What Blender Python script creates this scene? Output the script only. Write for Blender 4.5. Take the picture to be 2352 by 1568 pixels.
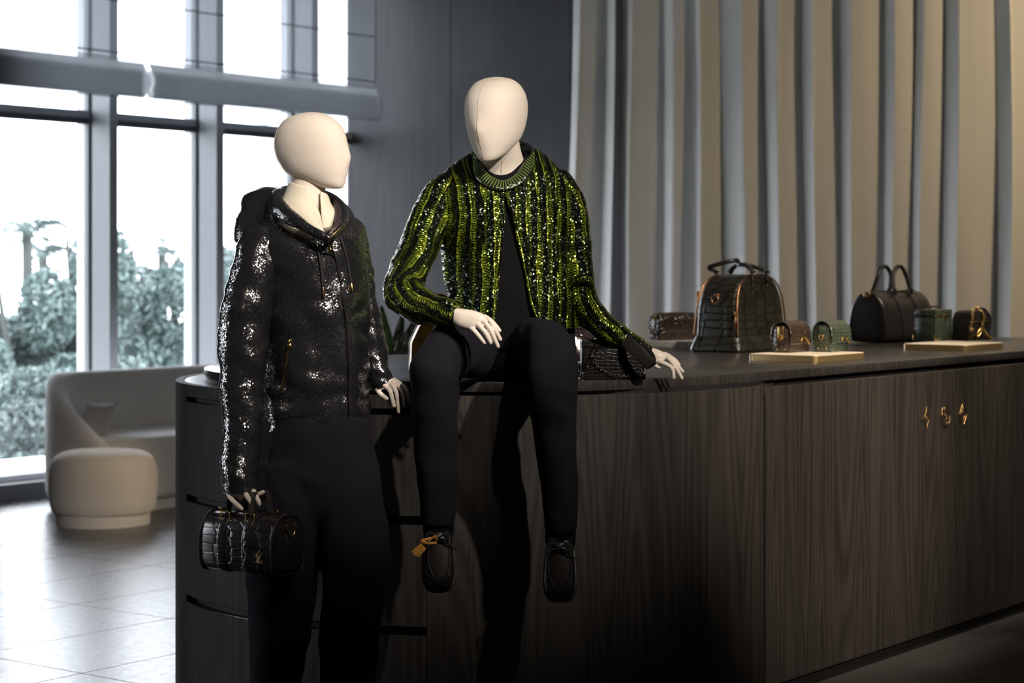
import bpy, bmesh, math, random
import numpy as np
from mathutils import Vector, Matrix, noise
from mathutils.bvhtree import BVHTree

for o in list(bpy.data.objects):
    bpy.data.objects.remove(o)
SC = bpy.context.scene
COL = SC.collection
random.seed(7)
rng = np.random.default_rng(11)
PI = math.pi

# ------------------------------------------------------------------ camera
F, CX, HZ, CAMH = 4580.0, 1176.0, 620.0, 1.40      # focal length in px, centre column, horizon row, eye height
cam_d = bpy.data.cameras.new('camera')
cam_d.sensor_width = 36.0
cam_d.lens = F / 2352 * 36
cam_d.shift_y = (HZ - 784) / 2352
cam_d.clip_end = 300
cam_d.dof.use_dof = True
cam_d.dof.focus_distance = 5.7
cam_d.dof.aperture_fstop = 4.0
cam = bpy.data.objects.new('camera', cam_d)
cam.location = (0, 0, CAMH)
cam.rotation_euler = (PI / 2, 0, 0)
COL.objects.link(cam)
SC.camera = cam

# ------------------------------------------------------------------ view + sky + lamps
SC.view_settings.view_transform = 'Standard'
SC.view_settings.look = 'None'
SC.view_settings.gamma = 1.0
SC.view_settings.use_curve_mapping = False
SC.view_settings.exposure = 0.0
SC.cycles.max_bounces = 10
SC.cycles.transparent_max_bounces = 16
SC.cycles.sample_clamp_indirect = 6.0

world = bpy.data.worlds.new('overcast_sky')
SC.world = world
world.use_nodes = True
wn = world.node_tree.nodes; wl = world.node_tree.links
bg = wn['Background']
bg.inputs['Color'].default_value = (0.91, 0.945, 1.0, 1)
bg.inputs['Strength'].default_value = 10.0

def P(px, py, Y):
    """world point seen at photo pixel (px,py) at distance Y in front of the camera"""
    return np.array([(px - CX) / F * Y, Y, CAMH - (py - HZ) / F * Y])

# the room's own axes: u runs along the window wall and the counter front, v points to the window
UX, UY = 0.603, 0.798
UANG = math.atan2(UY, UX)
def W(u, v, z):
    return np.array([UX * u - UY * v, UY * u + UX * v, z])
def toUV(p):
    return UX * p[0] + UY * p[1], -UY * p[0] + UX * p[1]

def spot(name, loc, target, energy, angle, blend=0.5, color=(1, 0.86, 0.70), radius=0.05):
    d = bpy.data.lights.new(name, 'SPOT')
    d.energy = energy; d.spot_size = math.radians(angle); d.spot_blend = blend
    d.color = color; d.shadow_soft_size = radius
    o = bpy.data.objects.new(name, d)
    o.location = loc
    o.rotation_euler = (Vector(target) - Vector(loc)).to_track_quat('-Z', 'Y').to_euler()
    COL.objects.link(o)
    return o

WARM = (1.0, 0.885, 0.765)
spot('spot_lamp_seated', (1.75, 2.9, 3.35), (0.10, 5.8, 1.60), 610, 33, 1.0, WARM, 0.04)
spot('spot_lamp_standing', (0.9, 2.6, 3.5), (-0.60, 5.55, 1.50), 470, 27, 1.0, WARM, 0.04)
spot('spot_lamp_counter', (3.3, 3.6, 3.5), (1.20, 6.65, 1.16), 860, 27, 0.8, (1, 0.84, 0.66), 0.05)
spot('spot_lamp_bags', (2.3, 6.4, 3.6), (1.15, 7.6, 1.10), 330, 40, 0.6, (1, 0.84, 0.66), 0.04)
spot('spot_lamp_bags_far', (3.3, 7.6, 3.6), (2.0, 8.6, 1.10), 330, 38, 0.6, (1, 0.84, 0.66), 0.04)
spot('spot_lamp_curtain', (3.9, 9.0, 3.65), (3.4, 11.4, 2.4), 240, 100, 1.0, (1, 0.76, 0.45), 0.08)
spot('spot_lamp_lounge', (0.10, 9.1, 1.9), (-2.08, 11.0, 0.28), 120, 17, 0.9, (1, 0.70, 0.36), 0.08)

# ------------------------------------------------------------------ object helpers
class Thing:
    def __init__(s, name, label, cat, base, rotz=0.0, group=None):
        o = bpy.data.objects.new(name, None)
        o.empty_display_size = 0.1
        COL.objects.link(o)
        o.location = tuple(float(c) for c in base); o.rotation_euler = (0, 0, rotz)
        o['label'] = label; o['category'] = cat
        if group: o['group'] = group
        s.o = o
        s.M = Matrix.Translation(Vector([float(c) for c in base])) @ Matrix.Rotation(rotz, 4, 'Z')
        s.I = s.M.inverted()

def tag(o, label=None, cat=None, group=None, kind=None):
    if label: o['label'] = label
    if cat: o['category'] = cat
    if group: o['group'] = group
    if kind: o['kind'] = kind
    return o

def mk(name, V, Fc, mat, parent=None, world=True, smooth=True, uv=None, sharp=None, label=None):
    """one mesh object; parent is a Thing or an object (sub-part). world=True: verts are world coords"""
    me = bpy.data.meshes.new(name)
    V = [tuple(float(c) for c in v) for v in V]
    root = None; pobj = None
    if isinstance(parent, tuple): root, pobj = parent
    elif isinstance(parent, Thing): root, pobj = parent, parent.o
    elif parent is not None: pobj = parent
    if root is not None and world:
        V = [tuple(root.I @ Vector(v)) for v in V]
    me.from_pydata(V, [], [tuple(int(i) for i in f) for f in Fc])
    if uv is not None:
        l = me.uv_layers.new(name='UVMap')
        idx = np.empty(len(me.loops), dtype=np.int64)
        me.loops.foreach_get('vertex_index', idx)
        l.data.foreach_set('uv', np.asarray(uv, dtype=np.float32)[idx].ravel())
    me.materials.append(mat)
    me.update()
    if smooth:
        me.polygons.foreach_set('use_smooth', [True] * len(me.polygons))
        if sharp is not None:
            me.set_sharp_from_angle(angle=math.radians(sharp))
    o = bpy.data.objects.new(name, me)
    COL.objects.link(o)
    if pobj is not None: o.parent = pobj
    if label: o['label'] = label
    return o

def join(*parts):
    V, Fc, UV = [], [], []
    for p in parts:
        n = len(V)
        V.extend([tuple(v) for v in p[0]])
        Fc.extend([tuple(i + n for i in f) for f in p[1]])
        UV.extend([tuple(t) for t in p[2]] if len(p) > 2 and p[2] is not None else [(0, 0)] * len(p[0]))
    return V, Fc, UV

def catmull(A, ts):
    """A (k,d) control rows, ts values in 0..k-1"""
    A = np.asarray(A, float); k = len(A)
    out = np.empty((len(ts), A.shape[1]))
    for j, t in enumerate(ts):
        i = min(int(math.floor(t)), k - 2); f = t - i
        p1, p2 = A[i], A[i + 1]
        p0 = A[i - 1] if i > 0 else 2 * p1 - p2
        p3 = A[i + 2] if i + 2 < k else 2 * p2 - p1
        out[j] = 0.5 * ((2 * p1) + (-p0 + p2) * f + (2 * p0 - 5 * p1 + 4 * p2 - p3) * f * f + (-p0 + 3 * p1 - 3 * p2 + p3) * f ** 3)
    return out

def loft(rings, K=40, M=40, cap0=True, cap1=True, n=2.0, opening=None, closed_u=True):
    """rings: list of (centre, avec, bvec). point = c + a*cos + b*sin (superellipse exponent n)
       opening: per ring (lo, hi) angle window in radians instead of the full turn"""
    R = np.array([np.concatenate([r[0], r[1], r[2]]) for r in rings], float)
    ts = np.linspace(0, len(rings) - 1, K)
    R = catmull(R, ts)
    if opening is not None:
        OP = catmull(np.array(opening, float), ts)
        closed_u = False
    V = []; UV = []
    vlen = 0
    for j in range(K):
        c, a, b = R[j, :3], R[j, 3:6], R[j, 6:9]
        if j: vlen += np.linalg.norm(c - R[j - 1, :3])
        if closed_u: th = np.linspace(0, 2 * PI, M, endpoint=False)
        else: th = np.linspace(OP[j, 0], OP[j, 1], M)
        cs, sn = np.cos(th), np.sin(th)
        e = 2.0 / n
        cs2 = np.sign(cs) * np.abs(cs) ** e; sn2 = np.sign(sn) * np.abs(sn) ** e
        pts = c + np.outer(cs2, a) + np.outer(sn2, b)
        V.append(pts)
        ra = (np.linalg.norm(a) + np.linalg.norm(b)) / 2
        # u measured from the front (theta=-90deg) so that no seam shows in front
        thf = (th - PI / 2) if closed_u else th
        UV.append(np.stack([((th + PI / 2) % (2 * PI) - PI) * ra if closed_u else th * ra, np.full(len(th), vlen)], 1))
    V = np.concatenate(V); UV = np.concatenate(UV)
    Fc = []
    for j in range(K - 1):
        for i in range(M if closed_u else M - 1):
            i2 = (i + 1) % M
            Fc.append((j * M + i, j * M + i2, (j + 1) * M + i2, (j + 1) * M + i))
    V = list(map(tuple, V)); UV = list(map(tuple, UV))
    if closed_u:
        if cap0:
            V.append(tuple(R[0, :3])); UV.append((0, 0)); m = len(V) - 1
            Fc += [(m, (i + 1) % M, i) for i in range(M)]
        if cap1:
            V.append(tuple(R[-1, :3])); UV.append((0, vlen)); m = len(V) - 1; q = (K - 1) * M
            Fc += [(m, q + i, q + (i + 1) % M) for i in range(M)]
    return V, Fc, UV

def tube(pts, rad, K=None, M=12, flat=1.0, side=None, cap=True, round_ends=False, n=2.0):
    """swept tube along pts; rad scalar or list; flat = ratio of the second radius; side = preferred first axis"""
    pts = np.asarray(pts, float)
    if np.isscalar(rad): rad = [rad] * len(pts)
    rad = np.asarray(rad, float).reshape(-1, 1)
    K = K or max(2, (len(pts) - 1) * 6 + 1)
    ts = np.linspace(0, len(pts) - 1, K)
    C = catmull(pts, ts) if len(pts) > 2 else pts[0] + np.outer(ts, pts[1] - pts[0])
    Rr = catmull(rad, ts)[:, 0] if len(pts) > 2 else np.interp(ts, [0, 1], rad[:, 0])
    T = np.gradient(C, axis=0); T /= np.linalg.norm(T, axis=1)[:, None] + 1e-12
    if round_ends:
        c0, c1, r0, r1 = C[0], C[-1], Rr[0], Rr[-1]
        pre = [(c0 - T[0] * r0 * math.sin(q), r0 * math.cos(q)) for q in (1.50, 1.1, 0.6)]
        post = [(c1 + T[-1] * r1 * math.sin(q), r1 * math.cos(q)) for q in (0.6, 1.1, 1.50)]
        C = np.array([p[0] for p in pre] + list(C) + [p[0] for p in post])
        Rr = np.array([p[1] for p in pre] + list(Rr) + [p[1] for p in post])
        T = np.array([T[0]] * 3 + list(T) + [T[-1]] * 3)
        K = len(C)
    s = np.array(side if side is not None else ((0, 0, 1) if abs(T[0][2]) < 0.9 else (1, 0, 0)), float)
    V = []; UV = []; vl = 0
    th = np.linspace(0, 2 * PI, M, endpoint=False)
    e = 2.0 / n
    cs = np.sign(np.cos(th)) * np.abs(np.cos(th)) ** e; sn = np.sign(np.sin(th)) * np.abs(np.sin(th)) ** e
    for j in range(K):
        t = T[j]
        a = s - t * np.dot(s, t)
        if np.linalg.norm(a) < 1e-6: a = np.cross(t, (0.3, 0.5, 0.8))
        a /= np.linalg.norm(a)
        if side is None: s = a
        b = np.cross(t, a)
        if j: vl += np.linalg.norm(C[j] - C[j - 1])
        V.append(C[j] + np.outer(cs, a) * Rr[j] + np.outer(sn, b) * Rr[j] * flat)
        UV.append(np.stack([((th + PI / 2) % (2 * PI) - PI) * Rr[j], np.full(M, vl)], 1))
    V = list(map(tuple, np.concatenate(V))); UV = list(map(tuple, np.concatenate(UV)))
    Fc = [(j * M + i, j * M + (i + 1) % M, (j + 1) * M + (i + 1) % M, (j + 1) * M + i) for j in range(K - 1) for i in range(M)]
    if cap:
        V.append(tuple(C[0])); UV.append((0, 0)); m = len(V) - 1; Fc += [(m, (i + 1) % M, i) for i in range(M)]
        V.append(tuple(C[-1])); UV.append((0, vl)); m = len(V) - 1; q = (K - 1) * M; Fc += [(m, q + i, q + (i + 1) % M) for i in range(M)]
    return V, Fc, UV

def loop_tube(pts, r, M=8, flat=1.0, side=None):
    """closed ring swept through pts (already dense)"""
    C = np.asarray(pts, float); K = len(C)
    T = np.roll(C, -1, 0) - np.roll(C, 1, 0); T /= np.linalg.norm(T, axis=1)[:, None]
    s = np.array(side if side is not None else (0, 0, 1), float)
    th = np.linspace(0, 2 * PI, M, endpoint=False)
    V = []; UV = []; vl = 0
    for j in range(K):
        t = T[j]; a = s - t * np.dot(s, t)
        if np.linalg.norm(a) < 1e-5: a = np.cross(t, (0.31, 0.52, 0.79))
        a /= np.linalg.norm(a); b = np.cross(t, a)
        if side is None: s = a
        if j: vl += np.linalg.norm(C[j] - C[j - 1])
        V.append(C[j] + np.outer(np.cos(th), a) * r + np.outer(np.sin(th), b) * r * flat)
        UV.append(np.stack([th * r, np.full(M, vl)], 1))
    V = list(map(tuple, np.concatenate(V))); UV = list(map(tuple, np.concatenate(UV)))
    Fc = [(j * M + i, j * M + (i + 1) % M, ((j + 1) % K) * M + (i + 1) % M, ((j + 1) % K) * M + i) for j in range(K) for i in range(M)]
    return V, Fc, UV

def box(x0, x1, y0, y1, z0, z1, bevel=0.0, seg=2):
    bm = bmesh.new()
    vs = [bm.verts.new((x, y, z)) for x in (x0, x1) for y in (y0, y1) for z in (z0, z1)]
    for f in ((0, 1, 3, 2), (4, 6, 7, 5), (0, 4, 5, 1), (2, 3, 7, 6), (0, 2, 6, 4), (1, 5, 7, 3)):
        bm.faces.new([vs[i] for i in f])
    bmesh.ops.recalc_face_normals(bm, faces=bm.faces)
    if bevel > 0:
        bmesh.ops.bevel(bm, geom=bm.edges[:], offset=bevel, segments=seg, profile=0.5, affect='EDGES')
    return from_bm(bm)

def from_bm(bm):
    bm.verts.index_update()
    r = [tuple(v.co) for v in bm.verts], [tuple(v.index for v in f.verts) for f in bm.faces], None
    bm.free()
    return r

def prism(outline, h0, h1, axis='z', bevel=0.0, seg=2, taper=None):
    """extrude a 2D outline (ccw) along axis between h0 and h1; axis y: outline is (x,z), axis x: (y,z)"""
    bm = bmesh.new()
    def pt(p, h):
        if axis == 'z': return (p[0], p[1], h)
        if axis == 'y': return (p[0], h, p[1])
        return (h, p[0], p[1])
    lo = [bm.verts.new(pt(p, h0)) for p in outline]
    hi = [bm.verts.new(pt(p, h1)) for p in outline]
    n = len(outline)
    f1 = bm.faces.new(lo); f2 = bm.faces.new(hi[::-1])
    for i in range(n):
        bm.faces.new((lo[i], hi[i], hi[(i + 1) % n], lo[(i + 1) % n]))
    bmesh.ops.recalc_face_normals(bm, faces=bm.faces)
    if bevel > 0:
        es = [e for e in bm.edges if any(f in (f1, f2) for f in e.link_faces)]
        bmesh.ops.bevel(bm, geom=es, offset=bevel, segments=seg, profile=0.5, affect='EDGES')
    return from_bm(bm)

def xf(part, M):
    M = Matrix(M)
    return [tuple(M @ Vector(v)) for v in part[0]], part[1], part[2] if len(part) > 2 else None

def room(part):
    """(u,v,z) coordinates to world"""
    return [tuple(W(*v)) for v in part[0]], part[1], part[2] if len(part) > 2 else None

def rounded_rect(x0, x1, y0, y1, r, k=5):
    out = []
    for cx, cy, a0 in ((x1 - r, y0 + r, -PI / 2), (x1 - r, y1 - r, 0), (x0 + r, y1 - r, PI / 2), (x0 + r, y0 + r, PI)):
        for i in range(k + 1):
            a = a0 + PI / 2 * i / k
            out.append((cx + r * math.cos(a), cy + r * math.sin(a)))
    return out

def remeshed(part, voxel=0.003, smooth_it=4):
    """fuse overlapping shells into one continuous surface"""
    me = bpy.data.meshes.new('tmp'); me.from_pydata(part[0], [], part[1]); me.update()
    o = bpy.data.objects.new('tmp', me); COL.objects.link(o)
    m = o.modifiers.new('r', 'REMESH'); m.mode = 'VOXEL'; m.voxel_size = voxel
    if smooth_it:
        s = o.modifiers.new('s', 'SMOOTH'); s.factor = 0.5; s.iterations = smooth_it
    dg = bpy.context.evaluated_depsgraph_get(); dg.update()
    ev = o.evaluated_get(dg); m2 = ev.to_mesh()
    V = [tuple(v.co) for v in m2.vertices]; Fc = [tuple(p.vertices) for p in m2.polygons]
    ev.to_mesh_clear()
    bpy.data.objects.remove(o); bpy.data.meshes.remove(me)
    return V, Fc, None

def vnormals(V, Fc):
    V = np.asarray(V, float); N = np.zeros_like(V)
    for f in Fc:
        a, b, c = V[f[0]], V[f[1]], V[f[2]]
        n = np.cross(b - a, c - a)
        for i in f: N[i] += n
    N /= np.linalg.norm(N, axis=1)[:, None] + 1e-12
    return N

def wrinkle(part, amp, scale, seed=0.0, amp2=0.0, scale2=None, shear=(0, 0, 0)):
    """push a cloth surface along its normals by smooth noise"""
    V = np.asarray(part[0], float); N = vnormals(V, part[1])
    out = []
    for p, n in zip(V, N):
        q = Vector((p[0] * scale[0] + seed + shear[0] * p[2], p[1] * scale[1] - seed + shear[1] * p[2], p[2] * scale[2] + seed * 0.7 + shear[2] * p[0]))
        d = amp * noise.noise(q)
        if amp2:
            s2 = scale2 or scale
            q2 = Vector((p[0] * s2[0] - seed, p[1] * s2[1] + seed, p[2] * s2[2] + seed + p[0] * s2[0] * 0.6))
            r = 1 - abs(noise.noise(q2)) * 2
            d += amp2 * r
        out.append(tuple(p + n * d))
    return out, part[1], part[2] if len(part) > 2 else None

def bvh_of(*parts):
    V, Fc, _ = join(*parts)
    return BVHTree.FromPolygons([Vector(v) for v in V], Fc)

def hit(bvh, px, py, off=0.0, fallback=5.6):
    d = Vector(P(px, py, 1.0)) - Vector((0, 0, CAMH))
    d.normalize()
    loc, nor, i, dist = bvh.ray_cast(Vector((0, 0, CAMH)), d)
    if loc is None: return P(px, py, fallback)
    return np.array(loc - d * off)

def ringpx(xL, yL, xR, yR, Y, b, YL=None, YR=None, tilt=0.0):
    pl = P(xL, yL, YL or Y); pr = P(xR, yR, YR or Y)
    a = (pr - pl) / 2
    bv = np.array([0.0, 1.0, tilt]); bv = bv - a * np.dot(bv, a) / max(1e-9, np.dot(a, a)); bv /= np.linalg.norm(bv)
    return ((pl + pr) / 2, a, bv * b)

def chain(path, link=0.012, r=0.0016, w=0.0045):
    """real links along a polyline"""
    path = np.asarray(path, float)
    seg = np.linalg.norm(np.diff(path, axis=0), axis=1); L = np.concatenate([[0], np.cumsum(seg)])
    nlk = max(2, int(L[-1] / (link * 0.72)))
    parts = []
    for i in range(nlk):
        s = (i + 0.5) / nlk * L[-1]
        c = np.array([np.interp(s, L, path[:, k]) for k in range(3)])
        c2 = np.array([np.interp(min(L[-1], s + link * 0.2), L, path[:, k]) for k in range(3)])
        c1 = np.array([np.interp(max(0, s - link * 0.2), L, path[:, k]) for k in range(3)])
        t = (c2 - c1); t /= np.linalg.norm(t) + 1e-9
        ref = np.array((0, 0, 1.0)) if abs(t[2]) < 0.8 else np.array((1.0, 0, 0))
        a = np.cross(t, ref); a /= np.linalg.norm(a); b = np.cross(t, a)
        sd = (a + b) / 1.4142 if i % 2 else (a - b) / 1.4142
        th = np.linspace(0, 2 * PI, 10, endpoint=False)
        pts = c + np.outer(np.cos(th), t) * link / 2 + np.outer(np.sin(th), sd) * w
        parts.append(loop_tube(pts, r, M=5, side=np.cross(t, sd)))
    return join(*parts)

# ------------------------------------------------------------------ materials
class NT:
    def __init__(s, name):
        s.m = bpy.data.materials.new(name); s.m.use_nodes = True
        s.t = s.m.node_tree; s.n = s.t.nodes; s.l = s.t.links
        s.b = s.n['Principled BSDF']; s.out = s.n['Material Output']
    def node(s, typ, **kw):
        nd = s.n.new(typ)
        for k, v in kw.items():
            if hasattr(nd, k): setattr(nd, k, v)
        return nd
    def put(s, sock, val):
        if isinstance(val, bpy.types.NodeSocket): s.l.new(val, sock)
        else: sock.default_value = val
    def math(s, op, a, b=None, c=None, clamp=False):
        nd = s.n.new('ShaderNodeMath'); nd.operation = op; nd.use_clamp = clamp
        s.put(nd.inputs[0], a)
        if b is not None: s.put(nd.inputs[1], b)
        if c is not None: s.put(nd.inputs[2], c)
        return nd.outputs[0]
    def vmath(s, op, a, b=None, scale=None):
        nd = s.n.new('ShaderNodeVectorMath'); nd.operation = op
        s.put(nd.inputs[0], a)
        if b is not None: s.put(nd.inputs[1], b)
        if scale is not None: s.put(nd.inputs[3], scale)
        return nd.outputs[0]
    def coord(s, kind='Object', scale=(1, 1, 1), rot=(0, 0, 0), loc=(0, 0, 0)):
        tc = s.n.new('ShaderNodeTexCoord'); mp = s.n.new('ShaderNodeMapping')
        mp.inputs['Scale'].default_value = scale; mp.inputs['Rotation'].default_value = rot; mp.inputs['Location'].default_value = loc
        s.l.new(tc.outputs[kind], mp.inputs['Vector'])
        return mp.outputs[0]
    def noise(s, vec, scale=5, detail=2, rough=0.5, out='Fac'):
        nd = s.n.new('ShaderNodeTexNoise')
        s.l.new(vec, nd.inputs['Vector'])
        nd.inputs['Scale'].default_value = scale; nd.inputs['Detail'].default_value = detail; nd.inputs['Roughness'].default_value = rough
        return nd.outputs[out]
    def ramp(s, fac, stops, interp='LINEAR'):
        nd = s.n.new('ShaderNodeValToRGB'); nd.color_ramp.interpolation = interp
        el = nd.color_ramp.elements
        while len(el) < len(stops): el.new(0.5)
        for e, (p, c) in zip(el, stops):
            e.position = p; e.color = (*c, 1) if len(c) == 3 else c
        s.l.new(fac, nd.inputs[0])
        return nd.outputs[0]
    def mix(s, fac, a, b, blend='MIX'):
        nd = s.n.new('ShaderNodeMix'); nd.data_type = 'RGBA'; nd.blend_type = blend
        s.put(nd.inputs[0], fac)
        s.put(nd.inputs[6], a if isinstance(a, bpy.types.NodeSocket) else (*a, 1))
        s.put(nd.inputs[7], b if isinstance(b, bpy.types.NodeSocket) else (*b, 1))
        return nd.outputs[2]
    def bump(s, h, strength=0.3, dist=0.01, normal=None):
        nd = s.n.new('ShaderNodeBump'); nd.inputs['Strength'].default_value = strength; nd.inputs['Distance'].default_value = dist
        s.l.new(h, nd.inputs['Height'])
        if normal is not None: s.l.new(normal, nd.inputs['Normal'])
        return nd.outputs[0]
    def set(s, **kw):
        names = dict(color='Base Color', rough='Roughness', metal='Metallic', spec='Specular IOR Level', normal='Normal', coat='Coat Weight',
                     coatr='Coat Roughness', sheen='Sheen Weight', sheenr='Sheen Roughness', trans='Transmission Weight', ior='IOR', alpha='Alpha', sss='Subsurface Weight', aniso='Anisotropic')
        for k, v in kw.items():
            if isinstance(v, tuple) and len(v) == 3: v = (*v, 1)
            s.put(s.b.inputs[names[k]], v)
        return s.m

def plain(name, color, rough=0.5, metal=0.0, spec=0.5, bump=None, **kw):
    t = NT(name)
    m = t.set(color=color, rough=rough, metal=metal, spec=spec, **kw)
    if bump:
        sc, st, di = bump
        t.set(normal=t.bump(t.noise(t.coord('Object'), sc, 3, 0.6), st, di))
    return m

def wood(name, c0, c1, rough=0.42, spec=0.4, grain=1.0):
    t = NT(name)
    v = t.coord('Object', (1, 1, 1))
    big = t.noise(t.coord('Object', (5.5, 5.5, 0.42)), 1.0, 1.0, 0.4)
    ring = t.math('SINE', t.math('MULTIPLY', big, 95.0))
    fine = t.noise(t.coord('Object', (170, 170, 3.0)), 1.0, 3, 0.65)
    mid = t.noise(t.coord('Object', (28, 28, 0.9)), 1.0, 2, 0.5)
    h = t.math('ADD', t.math('MULTIPLY', ring, 0.12), t.math('ADD', t.math('MULTIPLY', fine, 0.75), t.math('MULTIPLY', mid, 0.4)))
    fac = t.math('MULTIPLY_ADD', h, 1.5, -0.32, clamp=True)
    t.set(color=t.mix(fac, c0, c1), rough=rough, spec=spec, normal=t.bump(h, 0.25 * grain, 0.004))
    return t.m

M_WOOD = wood('smoked_oak', (0.016, 0.0145, 0.0135), (0.066, 0.059, 0.054), rough=0.55, spec=0.22)
M_TOP = wood('worktop_black_oak', (0.022, 0.021, 0.021), (0.050, 0.046, 0.045), rough=0.26, spec=0.6, grain=0.3)
M_SLOT = plain('shadow_gap_black', (0.006, 0.006, 0.007), 0.6)
M_DWALL = NT('dark_panel_wall')
_f = M_DWALL.noise(M_DWALL.coord('Object', (14, 14, 0.7)), 3.0, 4, 0.6)
M_DWALL = M_DWALL.set(color=M_DWALL.ramp(_f, [(0.3, (0.066, 0.066, 0.075)), (0.7, (0.088, 0.088, 0.098))]), rough=0.6, spec=0.3)
M_WALL = plain('pale_plaster', (0.42, 0.41, 0.40), 0.8)
M_CEIL = plain('ceiling_plaster', (0.60, 0.60, 0.60), 0.8)
M_FRAME = plain('grey_painted_aluminium', (0.40, 0.42, 0.46), 0.45, spec=0.4)
M_GASKET = plain('dark_gasket', (0.05, 0.055, 0.065), 0.5)
M_BASE = plain('dark_window_base', (0.035, 0.038, 0.045), 0.5)
M_LEDGE = plain('pale_outer_ledge', (0.75, 0.75, 0.74), 0.7)

def glass_mat():
    t = NT('clear_window_glass')
    tr = t.node('ShaderNodeBsdfTransparent'); gl = t.node('ShaderNodeBsdfGlossy'); gl.inputs['Roughness'].default_value = 0.02
    tr.inputs['Color'].default_value = (0.95, 0.96, 0.97, 1)
    fr = t.node('ShaderNodeFresnel'); fr.inputs['IOR'].default_value = 1.3
    mx = t.node('ShaderNodeMixShader')
    t.l.new(fr.outputs[0], mx.inputs[0]); t.l.new(tr.outputs[0], mx.inputs[1]); t.l.new(gl.outputs[0], mx.inputs[2])
    t.l.new(mx.outputs[0], t.out.inputs['Surface'])
    return t.m
M_GLASS = glass_mat()

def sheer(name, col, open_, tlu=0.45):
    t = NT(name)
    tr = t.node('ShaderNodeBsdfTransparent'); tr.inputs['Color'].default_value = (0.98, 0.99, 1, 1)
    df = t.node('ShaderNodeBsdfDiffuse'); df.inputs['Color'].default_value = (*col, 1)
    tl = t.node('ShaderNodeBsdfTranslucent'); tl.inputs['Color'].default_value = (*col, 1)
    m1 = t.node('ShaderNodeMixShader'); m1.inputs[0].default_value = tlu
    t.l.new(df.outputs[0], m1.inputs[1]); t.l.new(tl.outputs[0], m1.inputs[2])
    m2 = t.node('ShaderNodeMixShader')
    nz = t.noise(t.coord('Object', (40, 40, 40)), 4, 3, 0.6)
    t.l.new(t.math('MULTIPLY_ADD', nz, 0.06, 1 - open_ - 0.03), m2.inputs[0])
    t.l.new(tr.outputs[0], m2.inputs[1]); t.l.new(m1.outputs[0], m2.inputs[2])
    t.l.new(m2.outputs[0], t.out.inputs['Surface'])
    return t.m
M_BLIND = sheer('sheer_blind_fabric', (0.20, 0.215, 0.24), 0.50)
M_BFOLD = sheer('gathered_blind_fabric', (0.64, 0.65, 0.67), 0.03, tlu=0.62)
M_RIB = plain('blind_rod', (0.10, 0.11, 0.13), 0.6)

def fabric(name, col, sc=700, st=0.25, rough=0.9, sheen=0.3, blotch=0.06, subtle=None):
    t = NT(name)
    v = t.coord('Object')
    f = t.noise(v, sc, 2, 0.7)
    big = t.noise(v, 3.0, 3, 0.6)
    c = t.mix(t.math('MULTIPLY', big, blotch * 4), col, tuple(x * 0.8 for x in col))
    return t.set(color=c, rough=rough, sheen=sheen, spec=0.2, normal=t.bump(f, st, 0.002))
M_CURTAIN = fabric('grey_beige_curtain_wool', (0.68, 0.67, 0.655), 500, 0.2)
M_BOUCLE = fabric('cream_boucle', (0.62, 0.61, 0.60), 260, 0.5)
M_PILLOW = fabric('grey_throw_pillow_cloth', (0.45, 0.44, 0.44), 400, 0.4)
M_LINEN = fabric('cream_linen_skin', (0.78, 0.70, 0.615), 900, 0.12, rough=0.75, sheen=0.1)
M_HAND = plain('cream_painted_wood', (0.78, 0.70, 0.61), 0.42, spec=0.4)
M_SHIRT = fabric('cream_shirt_cloth', (0.82, 0.74, 0.60), 900, 0.1, rough=0.7)
M_SEAM = plain('seam_thread', (0.50, 0.42, 0.34), 0.8)
M_TEE = fabric('black_jersey', (0.0045, 0.0045, 0.0055), 900, 0.15, sheen=0.0)
M_NAVY = fabric('midnight_wool', (0.0085, 0.0085, 0.0135), 900, 0.2, rough=0.9, sheen=0.0)
M_SOCK = plain('black_sock', (0.005, 0.005, 0.007), 0.95, spec=0.1)

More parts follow.
